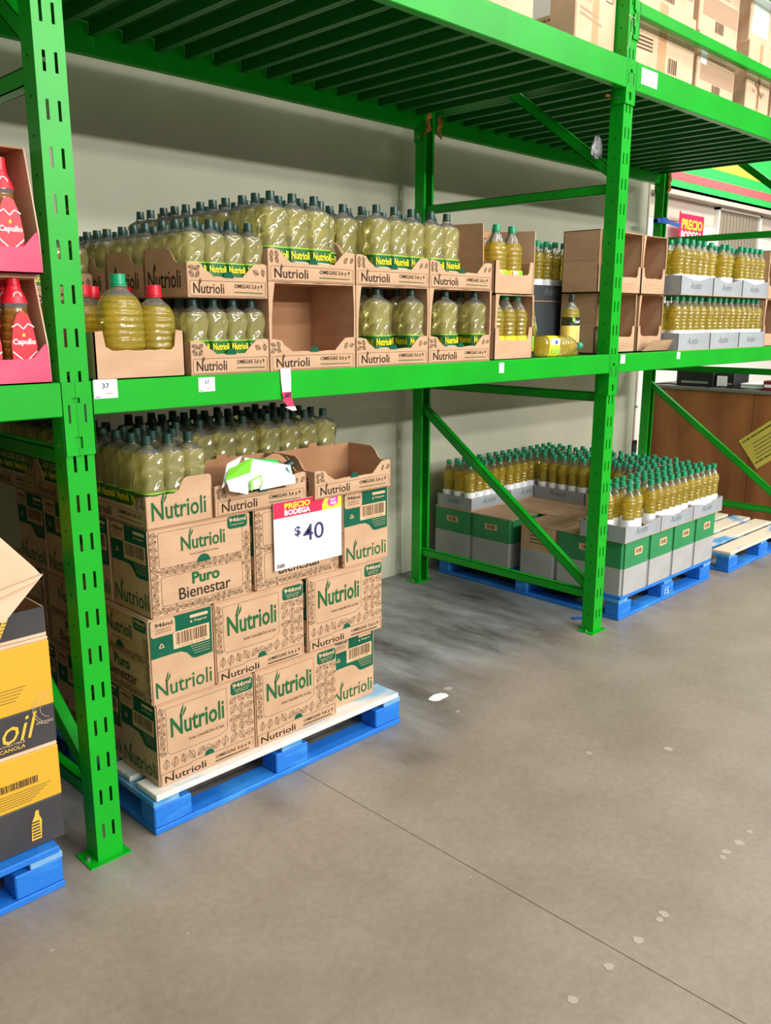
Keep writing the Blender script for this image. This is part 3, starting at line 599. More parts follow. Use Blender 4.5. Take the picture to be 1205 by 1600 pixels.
# ------------------------------------------------------------------ display trays and open cartons
def strip_art(a, W, y0, wd=1):
    a.frame(W*.03, y0+.006, W*.97, y0+.052, .006, .0012, 'ink', 1)
    a.brand(W*.07, y0+.013, W*.44, y0+.045, 'black_ink', 2, .006); a.text('OMEGAS 3,6 y 9', W*.57, y0+.028, W*.93, y0+.045, 'black_ink', 2, .01); a.line([(W*.57, y0+.019), (W*.93, y0+.017)], .0026, 'gink', 2)
def display(W, Dp, H, full, style='nutri', seed=1, flapdx=0, board='kraft', inner='kraft_in'):
    """cut-open shipping carton: floor, front lip with stepped corners, side walls, back wall (and roof when full)"""
    rn = random.Random(seed); o = thing('display_carton', 'x', 'tray'); t = .004
    X, Y, Zv = (1, 0, 0), (0, 1, 0), (0, 0, 1)
    lip, post, pw = (.066, .106, .085) if style != 'plain' else (.085, .14, .035)
    mb = MB(); mb.box(0, W, 0, Dp, 0, t, board); part('base', mb, o)
    pts = [(0, 0), (W, 0), (W, post)]
    if style == 'plain': pts += [(W-pw*.8, post+.004), (W-pw, lip+.01), (W-pw-.01, lip)]+[(W-pw-.02-(W-2*pw-.04)*i/8, lip+rn.uniform(-.002, .002)) for i in range(9)]+[(pw, lip+.012), (pw*.8, post+.002), (0, post)]
    elif style == 'end': pts = [(0, 0), (W, 0), (W, .150), (W-.01, .156), (W*.62, .156), (W*.57, .150), (W*.53, .135), (W*.50, .118), (W*.45, .112)]+[(W*(.42-.4*i/8), .108+rn.uniform(-.002, .002)) for i in range(9)]+[(0, .11)]
    else: pts += [(W-.012, post+.006), (W-.05, post+.004), (W-.07, post-.012), (W-pw, post-.026), (W-pw-.01, lip+.006)]+[(W-pw-.015-(W-2*pw-.03)*i/10, lip+rn.uniform(-.0015, .002)) for i in range(11)]+[(pw+.005, lip+.008), (pw-.02, post-.018), (pw-.032, post-.002), (.02, post+.004), (0, post)]
    mb = MB(); mb.prism(pts, (0, 0, 0), X, Zv, (0, t, 0), board); part('front_lip', mb, o)
    hb = H if full else .155
    for sx in (0, W-t):
        mb = MB()
        if full: sp = [(0, 0), (Dp, 0), (Dp, H), (0, H)]+[(rn.uniform(.0, .006), H*(1-i/7)) for i in range(1, 5)]+[(0, post)]
        elif style == 'end': sp = [(0, 0), (Dp, 0), (Dp, hb), (Dp-.02, hb), (Dp-.06, post), (Dp-.08, lip), (.09, lip), (.06, post-.01), (.02, post), (0, .11)]
        else: sp = [(0, 0), (Dp, 0), (Dp, hb), (Dp*.45, hb), (Dp*.36, hb-.012), (Dp*.28, post+.01), (Dp*.22, post), (0, post)]
        mb.prism(sp, (sx, 0, 0), Y, Zv, (t, 0, 0), board if True else inner); part('side_wall', mb, o)
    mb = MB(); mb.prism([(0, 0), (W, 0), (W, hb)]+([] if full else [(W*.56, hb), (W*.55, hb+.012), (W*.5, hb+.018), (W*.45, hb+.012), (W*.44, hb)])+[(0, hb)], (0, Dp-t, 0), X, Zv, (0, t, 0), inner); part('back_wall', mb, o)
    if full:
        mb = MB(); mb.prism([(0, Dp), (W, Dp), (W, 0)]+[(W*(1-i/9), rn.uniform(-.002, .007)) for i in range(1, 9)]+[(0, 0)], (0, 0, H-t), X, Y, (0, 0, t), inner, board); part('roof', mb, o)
        mb = MB(); mb.prism([(0, post), (.010, post), (.012, H*.6), (.018, H*.8), (.028, H), (0, H)], (0, -.001, 0), X, Zv, (0, .003, 0), board); part('torn_edge', mb, o); mb = MB(); mb.prism([(W, post), (W-.008, post), (W-.007, H*.7), (W-.012, H), (W, H)], (0, -.001, 0), X, Zv, (0, .003, 0), board); part('torn_edge', mb, o)
    if style == 'nutri':
        mb = MB(); a = Art(mb, (0, -.0002, 0), X, Zv, (0, -1, 0)); strip_art(a, W, 0); a.leaves(.006, .062, .05, .1, .024, rn); a.leaves(W-.06, .064, W-.004, .102, .026, rn)
        a.disc(W*.5, .063, .02, 'gpanel', 3, 0, pi)
        a = Art(mb, (-.0002, Dp, 0), (0, -1, 0), Zv, (-1, 0, 0)); a.brand(Dp*.08, .03, Dp*.86, .085, 'black_ink', 2, .006); part('printed_artwork', mb, o)
    if style == 'end':
        mb = MB(); a = Art(mb, (0, -.0002, 0), X, Zv, (0, -1, 0)); a.brand(W*.08, .026, W*.90, .088, 'gink', 2, .012)
        a = Art(mb, (-.0002, Dp, 0), (0, -1, 0), Zv, (-1, 0, 0)); strip_art(a, Dp, 0); a.leaves(Dp-.07, .06, Dp-.005, .11, .03, rn); part('printed_artwork', mb, o)
    return o
def grey_tray(W, Dp, wave, hgt=.085, gm='grey_tray'):
    o = thing('grey_tray', 'x', 'tray'); t = .004; X, Zv = (1, 0, 0), (0, 0, 1)
    mb = MB(); mb.box(0, W, 0, Dp, 0, t, 'kraft'); part('base', mb, o)
    f = lambda u: hgt+(.012*math.cos(2*pi*u) if wave else 0)
    top = [(W*(1-i/10), f(i/10)) for i in range(11)]
    for y in (0, Dp-t): mb = MB(); mb.prism([(0, .004), (W, .004)]+top, (0, y, 0), X, Zv, (0, t, 0), gm, 'kraft' if gm == 'grey_tray' else gm); part('long_wall', mb, o)
    for x in (0, W-t): mb = MB(); mb.prism([(0, .004), (Dp, .004), (Dp, f(0)), (0, f(0))], (x, 0, 0), (0, 1, 0), Zv, (t, 0, 0), gm, 'kraft' if gm == 'grey_tray' else gm); part('short_wall', mb, o)
    mb = MB(); a = Art(mb, (0, -.0002, 0), X, Zv, (0, -1, 0)); a.text('Aceite', W*.28, .035, W*.62, .075, 'grey_ink', 1, 0, .4)
    a = Art(mb, (-.0002, Dp, 0), (0, -1, 0), Zv, (-1, 0, 0)); a.text('Aceite', Dp*.3, .035, Dp*.65, .07, 'grey_ink', 1, 0, .4); part('printed_mark', mb, o)
    return Kind(o)

# ------------------------------------------------------------------ bottles
def sq(w, d, n, N=20, tw=0, amp=0, k=3):
    out = []
    for i in range(N):
        a = 2*pi*i/N+tw; c, s = math.cos(a), math.sin(a); r = 1/((abs(c)**n+abs(s)**n)**(1/n)); r *= 1+amp*math.sin(k*a+0)
        out.append((w*r*c, d*r*s))
    return out
def bottle(name, w, d, H, prof, oil, cap, capr, label, swirl=.0, N=20, neckclear=.80, capH=.028, lab0=None):
    """prof: (z/H, scale, squareness, swirl amount); part tree: body, cap (> cap_ring), label (> lettering)"""
    o = thing(name, 'x', 'bottle'); mb = MB(); rs = []; ms = []
    for i, (z, s, n, am) in enumerate(prof):
        ring = [] 
        for j in range(N):
            a = 2*pi*j/N+pi/N; c, sn = math.cos(a), math.sin(a); r = 1/((abs(c)**n+abs(sn)**n)**(1/n)); r *= s*(1+am*swirl*math.sin(3*a+z*16))
            ring.append((w/2*r*c, d/2*r*sn, z*H))
        rs.append(ring)
        if i: ms.append(oil if (z+prof[i-1][0])/2 < neckclear else 'clear')
    mb.rings(rs, ms); part('body', mb, o, weld=True)
    mb = MB(); z0 = prof[-1][0]*H-.002; mb.cyl((0, 0, z0), (0, 0, z0+capH), capr, cap, 14, capr*.95); cp = part('cap', mb, o)
    mb = MB(); mb.cyl((0, 0, z0-.006), (0, 0, z0-.001), capr*1.08, cap, 12); r_ = link('cap_ring', mb.mesh('cap_ring'), cp); KIDS.setdefault(cp.name, []).append(r_)
    if label: label(o, w, d, H, prof)
    return Kind(o)
def band(mb, w, d, z0, z1, m, e=.001, n=5, N=20, wave=0, rot=0):
    rs = [[(w/2*r_*math.cos(a), d/2*r_*math.sin(a), z+(wave*math.sin(2*a) if k else 0)) for a in [2*pi*i/N+pi/N for i in range(N)] for r_ in [(1+e*2/w)/((abs(math.cos(a))**n+abs(math.sin(a))**n)**(1/n))]] for k, z in enumerate((z0, z1))]
    mb.rings(rs, m, False, False)
def lab_nutri(s, T=.375):
    def f(o, w, d, H, prof):
        mb = MB(); band(mb, w*s, d*s, H*.10, H*T, 'lab_green', .001, 6); band(mb, w*s, d*s, H*(T-.006), H*(T+.009), 'lab_lime', .0012, 6, wave=H*.003); lb = part('label', mb, o)
        mb = MB(); ww = w*s*.84; a = Art(mb, (-ww/2, -d*s/2-.0025, 0), (1, 0, 0), (0, 0, 1), (0, -1, 0)); a.text('Nutrioli', 0, H*(T-.125), ww, H*(T-.035), 'lab_text', 1, .02); a.line([(ww*.2, H*.22), (ww*.9, H*.215)], .0018, 'white', 1)
        ww = d*s*.84; a = Art(mb, (-w*s/2-.0025, ww/2, 0), (0, -1, 0), (0, 0, 1), (-1, 0, 0)); a.text('Nutrioli', 0, H*(T-.125), ww, H*(T-.035), 'lab_text', 1, .02); a.rect(ww*.55, H*.12, ww*.9, H*.19, 'white', 1)
        l2 = link('lettering', mb.mesh('lettering'), lb); KIDS.setdefault(lb.name, []).append(l2)
    return f
PN = [(0, .86, 5, 0), (.012, .93, 5, 0), (.05, .98, 6, 0), (.36, .98, 6, 0), (.39, 1.0, 6, 0), (.43, .99, 6, .2), (.48, .955, 5, .5), (.53, .93, 5, .7), (.58, .94, 5, .8), (.63, .965, 5, .7), (.68, .985, 6, .5), (.73, .99, 6, .2), (.78, .98, 5, 0), (.81, .93, 4, 0), (.835, .80, 3.4, 0), (.855, .60, 2.8, 0), (.875, .40, 2.2, 0), (.89, .34, 2, 0), (.925, .33, 2, 0)]
BN = bottle('oil_bottle', .098, .079, .292, PN, 'oil', 'capdark', .0158, lab_nutri(.985), .07, capH=.024)
BE = bottle('oil_bottle', .079, .098, .292, PN, 'oil', 'capdark', .0158, lab_nutri(.985), .07, capH=.024)   # turned a quarter
BS = bottle('small_oil_bottle', .076, .076, .237, PN, 'oil', 'capdark', .0152, lab_nutri(.985, .435), .07, capH=.021)
def lab_round(o, w, d, H, prof):
    mb = MB(); band(mb, w*.9, d*.9, H*.14, H*.36, 'lab_white', .0015, 2, 18); part('label', mb, o)
PR = [(0, .82, 2, 0), (.01, .9, 2, 0), (.05, .9, 2, 0), (.12, .9, 2, 0), (.36, .9, 2, 0), (.40, .84, 2, 0), (.44, .90, 2, 0), (.48, .84, 2, 0), (.52, .90, 2, 0), (.57, .86, 2, 0), (.62, .97, 2, 0), (.68, 1.0, 2, 0), (.74, .94, 2, 0), (.80, .72, 2, 0), (.85, .46, 2, 0), (.89, .34, 2, 0), (.93, .33, 2, 0)]
BR = bottle('round_oil_bottle', .082, .082, .312, PR, 'oil_gold', 'capgreen', .0168, lab_round, 0, 18, .80, .023)
def lab_gold(o, w, d, H, prof):
    mb = MB(); band(mb, w, d, H*.10, H*.34, 'lab_yellow', .001, 3.2, 20); lb = part('label', mb, o)
    mb = MB(); a = Art(mb, (-w/2, -d/2-.002, 0), (1, 0, 0), (0, 0, 1), (0, -1, 0)); a.rect(w*.02+.01, H*.12, w*.42, H*.33, 'lab_white', 1); a.rect(w*.62, H*.14, w*.8, H*.33, 'lime', 1); a.disc(w*.3, H*.25, .010, 'tape_blue', 2); l2 = link('print_patch', mb.mesh('print_patch'), lb); KIDS.setdefault(lb.name, []).append(l2)
PG = [(0, .88, 3, 0), (.015, .96, 3.2, 0), (.34, .98, 3.2, 0), (.37, .94, 3, 0), (.41, 1, 3, 0), (.45, .95, 3, 0), (.49, 1, 3, 0), (.53, .95, 3, 0), (.57, 1, 3, .5), (.62, 1, 3, .5), (.68, .97, 2.6, 0), (.74, .86, 2.2, 0), (.81, .62, 2, 0), (.87, .38, 2, 0), (.92, .30, 2, 0)]
BG = bottle('golden_oil_bottle', .10, .085, .292, PG, 'oil_gold', 'capgreen', .0175, lab_gold, .03, 20, .74, .024)
def jug(name, cap, lab, w, d, H, hs):
    P = [(0, .90, 4, 0), (.015, .96, 4, 0), (.20, .96, 4, 0), (.22, .80, 3.4, 0), (.25, .80, 3.4, 0), (.28, .98, 3, 0), (.36, 1, 3, 0), (.39, .95, 3, 0), (.43, 1, 3, 0), (.47, .95, 3, 0), (.51, 1, 3, 0), (.56, .96, 2.8, 0), (.60, .99, 2.8, 0), (.66, .98, 2.6, 0), (.73, .92, 2.4, 0), (.79, .76, 2.2, 0), (.84, .52, 2, 0), (.875, .36, 2, 0), (.915, .30, 2, 0)]
    def lb(o, w, d, H, prof):
        mb = MB()
        if cap == 'capred': band(mb, w*.97, d*.97, H*.03, H*.165, 'lab_red', .0012, 4, 20)
        part('label', mb, o) if cap == 'capred' else None
        m2 = MB(); a = Art(m2, (-w/2, -d/2-.002, 0), (1, 0, 0), (0, 0, 1), (0, -1, 0)); a.rect(w*(.35 if cap == 'capred' else .8), H*.06, w*(.8 if cap == 'capred' else .93), H*(.13 if cap == 'capred' else .19), 'lab_white', 1); part('price_sticker', m2, o)
    return bottle(name, w, d, H, P, 'oil_gold', cap, .024, lb, 0, 20, .78, .03)
BJ = jug('oil_jug', 'capgreen', None, .135, .12, .30, 0)
BK = jug('oil_jug', 'capred', None, .118, .11, .268, 0)
def grid(K, x0, y0, z, px, py, nx, ny, adj, where, group, skip=(), order='left', jit=.0015):
    od = ('first', 'second', 'third', 'fourth', 'fifth', 'sixth'); rw = ('front', 'second', 'third', 'fourth', 'fifth', 'sixth')
    for j in range(ny):
        for i in range(nx):
            if (i, j) in skip: continue
            K.put((x0+px*i+R.uniform(-jit, jit), y0+py*j+R.uniform(-jit, jit), z), f'{adj}, {od[i]} from left in {rw[j]} row of {where}', group, (0, 0, R.uniform(-.03, .03)))

# --- trays on top of the pallet stack
TZ = 1.0553
g = 'open display trays on the pallet stack'
KA = Kind(display(.25, .41, .3, False, 'end', 3)); KT = Kind(display(.405, .25, .3, False, 'nutri', 4))
KA.put((.264, .037, TZ), 'brown tray with large green lettering, full of bottles, atop the pallet stack', g)
KT.put((.524, .037, TZ), 'open brown tray holding rubbish above the white price sign', g)
KT.put((.955, .020, TZ), 'empty open brown tray at the right end of the pallet stack top', g)
grid(BE, .264+.0468, .037+.055, TZ+.005, .0782, .0985, 3, 4, 'oil bottle', 'left stack-top tray', 'bottles in the left stack-top tray')
for (x, y, lb) in ((.524, .30, 'second-row tray behind the rubbish tray'), (.935, .30, 'second-row tray behind the empty tray'), (.524, .56, 'third-row tray'), (.935, .56, 'third-row tray at right')):
    KT.put((x, y, TZ), f'brown tray of bottles, {lb}, on the pallet stack', g)
    grid(BN, x+.052, y+.046, TZ+.005, .0985, .0805, 4, 3 if y < .5 else 2, 'oil bottle', {(.524, .3): 'tray behind rubbish', (.935, .3): 'tray behind empty tray', (.524, .56): 'inner rear tray', (.935, .56): 'right rear tray'}[(x, y)], 'bottles in the rear trays on the pallet stack')
for y, lb in ((.455, 'middle'), (.87, 'rear')):
    KA.put((.264, y, TZ), f'brown tray of bottles on the left flank of the stack top, {lb} one', g)
    grid(BE, .264+.0468, y+.055, TZ+.005, .0782, .0985, 2, 4, 'oil bottle', f'{lb} left-flank tray', f'bottles in the {lb} left-flank tray')
# rubbish in the tray: crumpled label carton, bottle lying down
o = thing('crumpled_packaging', 'crumpled white and lime green packaging lying in the open tray', 'packaging', (.60, .045, TZ+.085))
def crump(pts, m, th=.003, nm='sheet'):
    mb = MB(); P_ = [Vector(p) for p in pts]; n = (P_[1]-P_[0]).cross(P_[2]-P_[0]).normalized()*th; k = len(P_)
    mb.add(P_+[p+n for p in P_], [tuple(range(k-1, -1, -1)), tuple(range(k, 2*k))]+[(i, (i+1) % k, (i+1) % k+k, i+k) for i in range(k)], m); part(nm, mb, o)
crump([(.02, -.05, .0), (.25, -.03, .0), (.26, .0, .055), (.10, .06, .095), (.05, -.01, .08)], 'white')
crump([(.08, -.055, -.002), (.26, -.03, -.004), (.235, -.055, .032), (.10, -.06, .04)], 'white')
crump([(-.05, -.06, .012), (.03, -.05, -.012), (.075, -.03, .065), (-.04, -.02, .055)], 'white')
crump([(-.055, -.045, .045), (.05, -.045, .062), (.10, .01, .10), (.0, .01, .075)], 'lime', nm='lime_flap')
crump([(.035, -.064, .0), (.085, -.062, .02), (.09, -.05, .052), (.04, -.055, .036)], 'lime', nm='lime_flap'); crump([(.045, -.0655, .008), (.078, -.0645, .021), (.08, -.056, .044), (.048, -.059, .032)], 'white', .0008)
crump([(.09, .062, .096), (.235, .05, .075), (.24, .03, .06), (.10, .045, .09)], 'fgreen', nm='green_flap'); crump([(.235, -.01, .05), (.262, -.02, .0), (.27, .0, .02), (.25, .01, .055)], 'capgreen', nm='green_flap')
crump([(-.06, -.03, .02), (.0, .0, .04), (.06, .02, .11), (.0, .02, .09)], 'film', nm='plastic_film')
BS.put((.72, .17, TZ+.035), 'half-crushed oil bottle with dark cap leaning among the rubbish in the tray', None, (math.radians(28), math.radians(62), .3))
mb = MB(); rn = random.Random(3); sp = [(.16*math.cos(a)*(1+.06*rn.random()), .14*math.sin(a)*(1+.08*rn.random())) for a in [pi*i/12 for i in range(13)]]
mb.prism([(x*.6, z) for x, z in sp], (0, 0, 0), (1, 0, 0), (0, .15, 1), (0, .004, 0), 'kraft_in'); tag(link('torn_cardboard', mb.mesh('torn_cardboard'), None, (.86, .12, TZ+.03)), 'torn round-topped piece of cardboard standing in the rubbish tray', 'cardboard')

# --- white price sign
o = thing('price_sign', 'white price sign reading $40 on the brown cartons', 'sign', (.766, .028, .815))
SW, SH = .33, .255
mb = MB(); mb.box(0, SW, 0, .003, 0, SH, 'white'); part('card', mb, o)
mb = MB(); a = Art(mb, (0, 0, 0), (1, 0, 0), (0, 0, 1), (0, -1, 0))
a.rect(0, SH*.765, SW, SH, 'red', 1); a.poly([(SW*.70, SH*.765), (SW*.70, SH*.85), (SW*.735, SH*.93), (SW*.80, SH), (SW, SH), (SW, SH*.765)], 'yellow', 2)
a.text('PRECIO', SW*.15, SH*.885, SW*.52, SH*.97, 'yellow', 3, .035); a.text('BODEGA', SW*.15, SH*.79, SW*.52, SH*.872, 'white', 3, .035)
a.poly([(SW*.775, SH*.865), (SW*.80, SH*.92), (SW*.90, SH*.955), (SW*.94, SH*.95), (SW*.945, SH*.845), (SW*.93, SH*.82), (SW*.84, SH*.80), (SW*.80, SH*.815)], 'magenta', 3)
a.text('HOT', SW*.825, SH*.88, SW*.905, SH*.92, 'white', 4, .03); a.text('SALE', SW*.825, SH*.83, SW*.915, SH*.868, 'white', 4, .03)
a.text('$', SW*.29, SH*.44, SW*.375, SH*.60, 'navy', 2, .02); a.text('40', SW*.41, SH*.35, SW*.72, SH*.60, 'navy', 2, .006)
a.barcode(SW*.03, SH*.03, SW*.15, SH*.09, 'ink', 2, 14)
part('lettering', mb, o)

# ------------------------------------------------------------------ middle bay, lower shelf
SZ = Z1+.0005
g = 'open cartons on the middle shelf'
KPl = Kind(display(.30, .25, .25, False, 'plain', 8)); KPl.put((.108, -.005, SZ), 'plain pale cardboard tray holding the large yellow jugs', g)
BJ.put((.228, .058, SZ+.005), 'big golden oil jug with green cap in the plain cardboard tray', None)
for i, (x, y) in enumerate(((.348, .064), (.305, .19), (.18, .19), (.43, .19), (.14, .31), (.27, .31), (.395, .32))):
    BK.put((x, y if y > .1 else .06, SZ+.005), ('golden oil jug with red cap beside the green-capped jug', 'red-capped jug behind the front pair, centre', 'red-capped jug behind the green-capped jug', 'red-capped jug at the right of the second row', 'red-capped jug in the back row, left', 'red-capped jug in the back row, centre', 'red-capped jug in the back row, right')[i], 'red-capped jugs')
KS = Kind(display(.312, .25, .25, False, 'nutri', 9))
tiers = ((SZ, 'lower'), (SZ+.243, 'upper'))
for z, nm in tiers:
    for j, y in enumerate((.0, .262, .524, .786)):
        if nm == 'lower' and j > 1: continue
        x = .468 if j == 0 and nm == 'lower' else .432
        KS.put((x if j else .430, y-.003, z), f'{nm} small brown tray at left of the shelf, {("front","second","third","fourth")[j]} from the aisle', g)
        grid(BS, .430+.0445, y+.0425, z+.005, .0757, .0775, 4, 3 if j < 3 else 2, 'small bottle', f'{nm} {("front","second","third","fourth")[j]} small tray', f'bottles in the {nm} small trays')
for j, (x, y) in enumerate(((.112, .60), (.112, .87))):
    KS.put((x, y, SZ+.22), f'brown tray of bottles deep behind the jugs, {("nearer","farther")[j]} one', g); grid(BS, x+.0445, y+.0445, SZ+.225, .0757, .0775, 4, 3, 'small bottle', f'{("nearer","farther")[j]} deep tray', 'bottles in the deep trays behind the jugs')
    mb = MB(); mb.cbox(0, .312, 0, .25, 0, .219, 'kraft', .004); tag(link('oil_carton', mb.mesh('oil_carton'), None, (x, y, SZ)), f'closed brown carton carrying the {("nearer","farther")[j]} deep tray behind the jugs', 'carton', g)
# row of large cut-open cartons with trays on top
xs = (.744, 1.149, 1.553); FD = .25
KO = Kind(display(.401, FD, .300, True, 'nutri', 12))
for i, x in enumerate(xs): KO.put((x, -.004, SZ), f'cut-open brown carton on the shelf, {("empty one","second one, with bottles","third one, with bottles")[i]}', g)
for i, x in enumerate(xs[1:]):
    nm = ('second', 'third')[i]
    grid(BN, x+.056, .046, SZ+.005, .097, .0795, 4, 3, 'oil bottle', f'{nm} cut-open carton', f'bottles inside the cut-open cartons', skip=((0, 0), (2, 0)) if i == 0 else ((0, 0), (2, 0), (1, 1)))
UZ = SZ+.3005
KU = Kind(display(.401, FD, .3, False, 'nutri', 14))
for i, x in enumerate(xs):
    nm = ('first', 'second', 'third')[i]
    KU.put((x, -.004, UZ), f'{nm} brown tray of bottles on top of the cut-open cartons', g)
    sk = (((3, 0),), ((0, 0), (2, 1)), ((2, 0), (3, 0), (3, 1), (3, 2), (2, 1)))[i]
    grid(BN, x+.056, .046, UZ+.005, .097, .0795, 4, 3, 'oil bottle', f'{nm} upper tray', 'bottles in the front upper trays', skip=sk)
for i in range(3):
    y = .258+.258*i
    for j, x in enumerate(xs[:3-i] if i else xs):
        mb = MB(); mb.cbox(0, .401, 0, .252, 0, .300, 'kraft', .004); tag(link('oil_carton', mb.mesh('oil_carton'), None, (x, y, SZ)), f'closed brown carton {("behind","two rows behind","three rows behind")[i]} the {("first","second","third")[j]} cut-open carton', 'carton', g)
        KU.put((x, y, UZ), f'brown tray of bottles in the {("first","second","third")[i]} rear row, {("left","centre","right")[j]}', g)
        grid(BN, x+.056, y+.046, UZ+.005, .097, .0795, 4 if j < 2 else 3, 3 if i < 2 else 2, 'oil bottle', f'rear row {("one","two","three")[i]} {("left","centre","right")[j]} tray', 'bottles in the rear upper trays')
# raised back flap on the third tray
o = thing('cardboard_flap', 'tall pale cardboard flap standing in the third upper tray', 'cardboard', (1.765, .235, UZ)); mb = MB(); mb.prism([(0, 0), (.18, 0), (.18, .29), (.02, .275), (0, .27)], (0, 0, 0), (1, 0, 0), (0, 0, 1), (0, .004, 0), 'kraft'); part('panel', mb, o)
mb = MB(); mb.prism([(-.20, 0), (.0, 0), (.0, .285), (-.19, .28)], (.18, 0, 0), (0, 1, 0), (0, 0, 1), (.004, 0, 0), 'kraft'); part('side_panel', mb, o)
mb = MB(); a = Art(mb, (0, 0, 0), (1, 0, 0), (0, 0, 1), (0, -1, 0)); a.line([(.17, .26), (.17, .13), (.155, .11), (.07, .11)], .004, 'ink', 1); part('cut_line', mb, o)
# plain cartons with golden bottles
def goldbox(z, H, top, lab, seed):
    o = display(.30, .25, H, True, 'plain', seed); Kind(o).put((2.0, -.004, z), lab, g)
    return o
KG = Kind(display(.285, .25, .285, True, 'plain', 21)); KG.put((1.985, -.004, SZ), 'pale cut-open carton of golden bottles, lower of the two', g)
KG2 = Kind(display(.285, .25, .285, False, 'plain', 22)); o = KG2.put((1.975, -.004, SZ+.286), 'pale cut-open carton of golden bottles, upper of the two', g)
mb = MB(); mb.prism([(0, 0), (.25, 0), (.25, .29), (.0, .28)], (.285, 0, 0), (0, 1, 0), (0, 0, 1), (.004, 0, 0), 'kraft_pale'); part('tall_side_wall', mb, o)
mb = MB(); mb.prism([(.0, 0), (.285, 0), (.285, .29), (.16, .30), (.02, .27)], (0, .256, 0), (1, 0, 0), (0, 0, 1), (0, .004, 0), 'kraft_in'); part('tall_back_wall', mb, o)
for z, nm in ((SZ+.005, 'lower'), (SZ+.291, 'upper')):
    dz = -.012 if nm == 'lower' else 0
    for j in range(2):
        for i in range(2 if nm == 'upper' else 3):
            BG.put(((2.045+.112*i) if nm == 'upper' else 2.035+.088*i, .05+.092*j, z), f'golden bottle, {("left","right","rightmost")[i]} in {("front","back")[j]} row of the {nm} pale carton', 'golden bottles in the pale cartons', (0, 0, 0) if nm == 'upper' else (0, 0, pi/2))
KG3 = Kind(display(.24, .25, .25, False, 'plain', 23)); mb = MB(); mb.prism([(0, 0), (.25, 0), (.25, .25), (.0, .24)], (.24, 0, 0), (0, 1, 0), (0, 0, 1), (.004, 0, 0), 'kraft_pale'); part('tall_side_wall', mb, KG3.o)
KG3.put((2.125, .27, SZ+.286), 'pale open carton just behind the upper golden bottle carton', g)
mb = MB(); mb.cbox(0, .24, 0, .25, 0, .285, 'kraft_pale', .004); tag(link('oil_carton', mb.mesh('oil_carton'), None, (2.115, .27, SZ)), 'closed pale carton standing behind the lower golden bottle carton', 'carton', g)
for i in range(2): BG.put((2.185+.105*i, .33, SZ+.291), f'golden bottle behind the upper pale carton, {("left","right")[i]} one', 'golden bottles in the pale cartons')
BG.put((2.335, .10, SZ), 'golden bottle standing loose right of the lower pale carton', 'loose golden bottles'); BG.put((2.42, .30, SZ), 'golden bottle standing loose near the back of the gap on the shelf', 'loose golden bottles')
BG.put((2.40, .05, SZ+.05), 'golden bottle lying on its side before the gap on the shelf', 'loose golden bottles', (0, math.radians(90), math.radians(-10)))
BG.put((2.40, .12, SZ+.10), 'golden bottle leaning over the lying one in the gap', 'loose golden bottles', (math.radians(-15), math.radians(48), math.radians(20)))
# dark blocks stand in for a shaded lower tray tier; round bottles on top
mb = MB(); mb.cbox(0, .42, 0, .32, 0, .27, 'dgrey', .006); tag(link('shaded_tier_block', mb.mesh('shaded_tier_block'), None, (2.75, .36, SZ)), 'dark block for a shaded lower tray tier behind the single bottle, front one', 'carton', 'dark blocks deep on the shelf')
mb = MB(); mb.cbox(0, .42, 0, .32, 0, .27, 'dgrey', .006); tag(link('shaded_tier_block', mb.mesh('shaded_tier_block'), None, (2.75, .70, SZ)), 'dark block for a shaded lower tray tier behind the single bottle, rear one', 'carton', 'dark blocks deep on the shelf')
KGy = grey_tray(.42, .3, False, .085, 'dgrey')  # grey tray in a darker board colour that imitates deep-shelf shade
for i, y in enumerate((.36, .70)):
    KGy.put((2.75, y, SZ+.2705), f'shade-darkened grey tray of round bottles on the {("front","rear")[i]} deep dark carton', 'trays on the deep dark cartons'); grid(BR, 2.75+.045, y+.06, SZ+.276, .083, .09, 5, 3 if i == 0 else 2, 'round bottle', f'deep {("front","rear")[i]} tray', 'round bottles on the deep dark cartons')
# single flat bottle with a black and cream label
def lab_can(o, w, d, H, prof):
    mb = MB(); band(mb, w*.99, d*.99, H*.14, H*.50, 'lab_cream', .001, 3, 20); lb = part('label', mb, o, label='cream label'); mb = MB(); band(mb, w*.99, d*.99, H*.50, H*.64, 'lab_black', .0012, 3, 20); l1 = part('neck_label', mb, o, label='black label band')
    mb = MB(); a = Art(mb, (-w/2, -d/2-.002, 0), (1, 0, 0), (0, 0, 1), (0, -1, 0)); a.text('Canoil', w*.28, H*.54, w*.72, H*.595, 'white', 1, .01, .3); a.disc(w*.19, H*.6, .012, 'lime', 1)
    for i in range(4): a.line([(w*.42, H*(.38-.04*i)), (w*.72, H*(.38-.04*i))], .003, 'magenta' if i == 3 else 'ink_faint', 1)
    l2 = link('lettering', mb.mesh('lettering'), lb); KIDS.setdefault(lb.name, []).append(l2)
PC = [(0, .9, 3, 0), (.015, .97, 3, 0), (.12, 1, 3, 0), (.14, .98, 3, 0), (.64, .98, 3, 0), (.66, 1, 3, 0), (.72, .98, 2.6, 0), (.78, .86, 2.3, 0), (.83, .62, 2, 0), (.87, .36, 2, 0), (.92, .26, 2, 0)]
BC = bottle('oil_bottle', .10, .07, .295, PC, 'oil_gold', 'capblack', .0165, lab_can, 0, 20, .80)
BC.put((2.665, .05, SZ), 'single oil bottle with black and cream label standing beside the middle post', None)

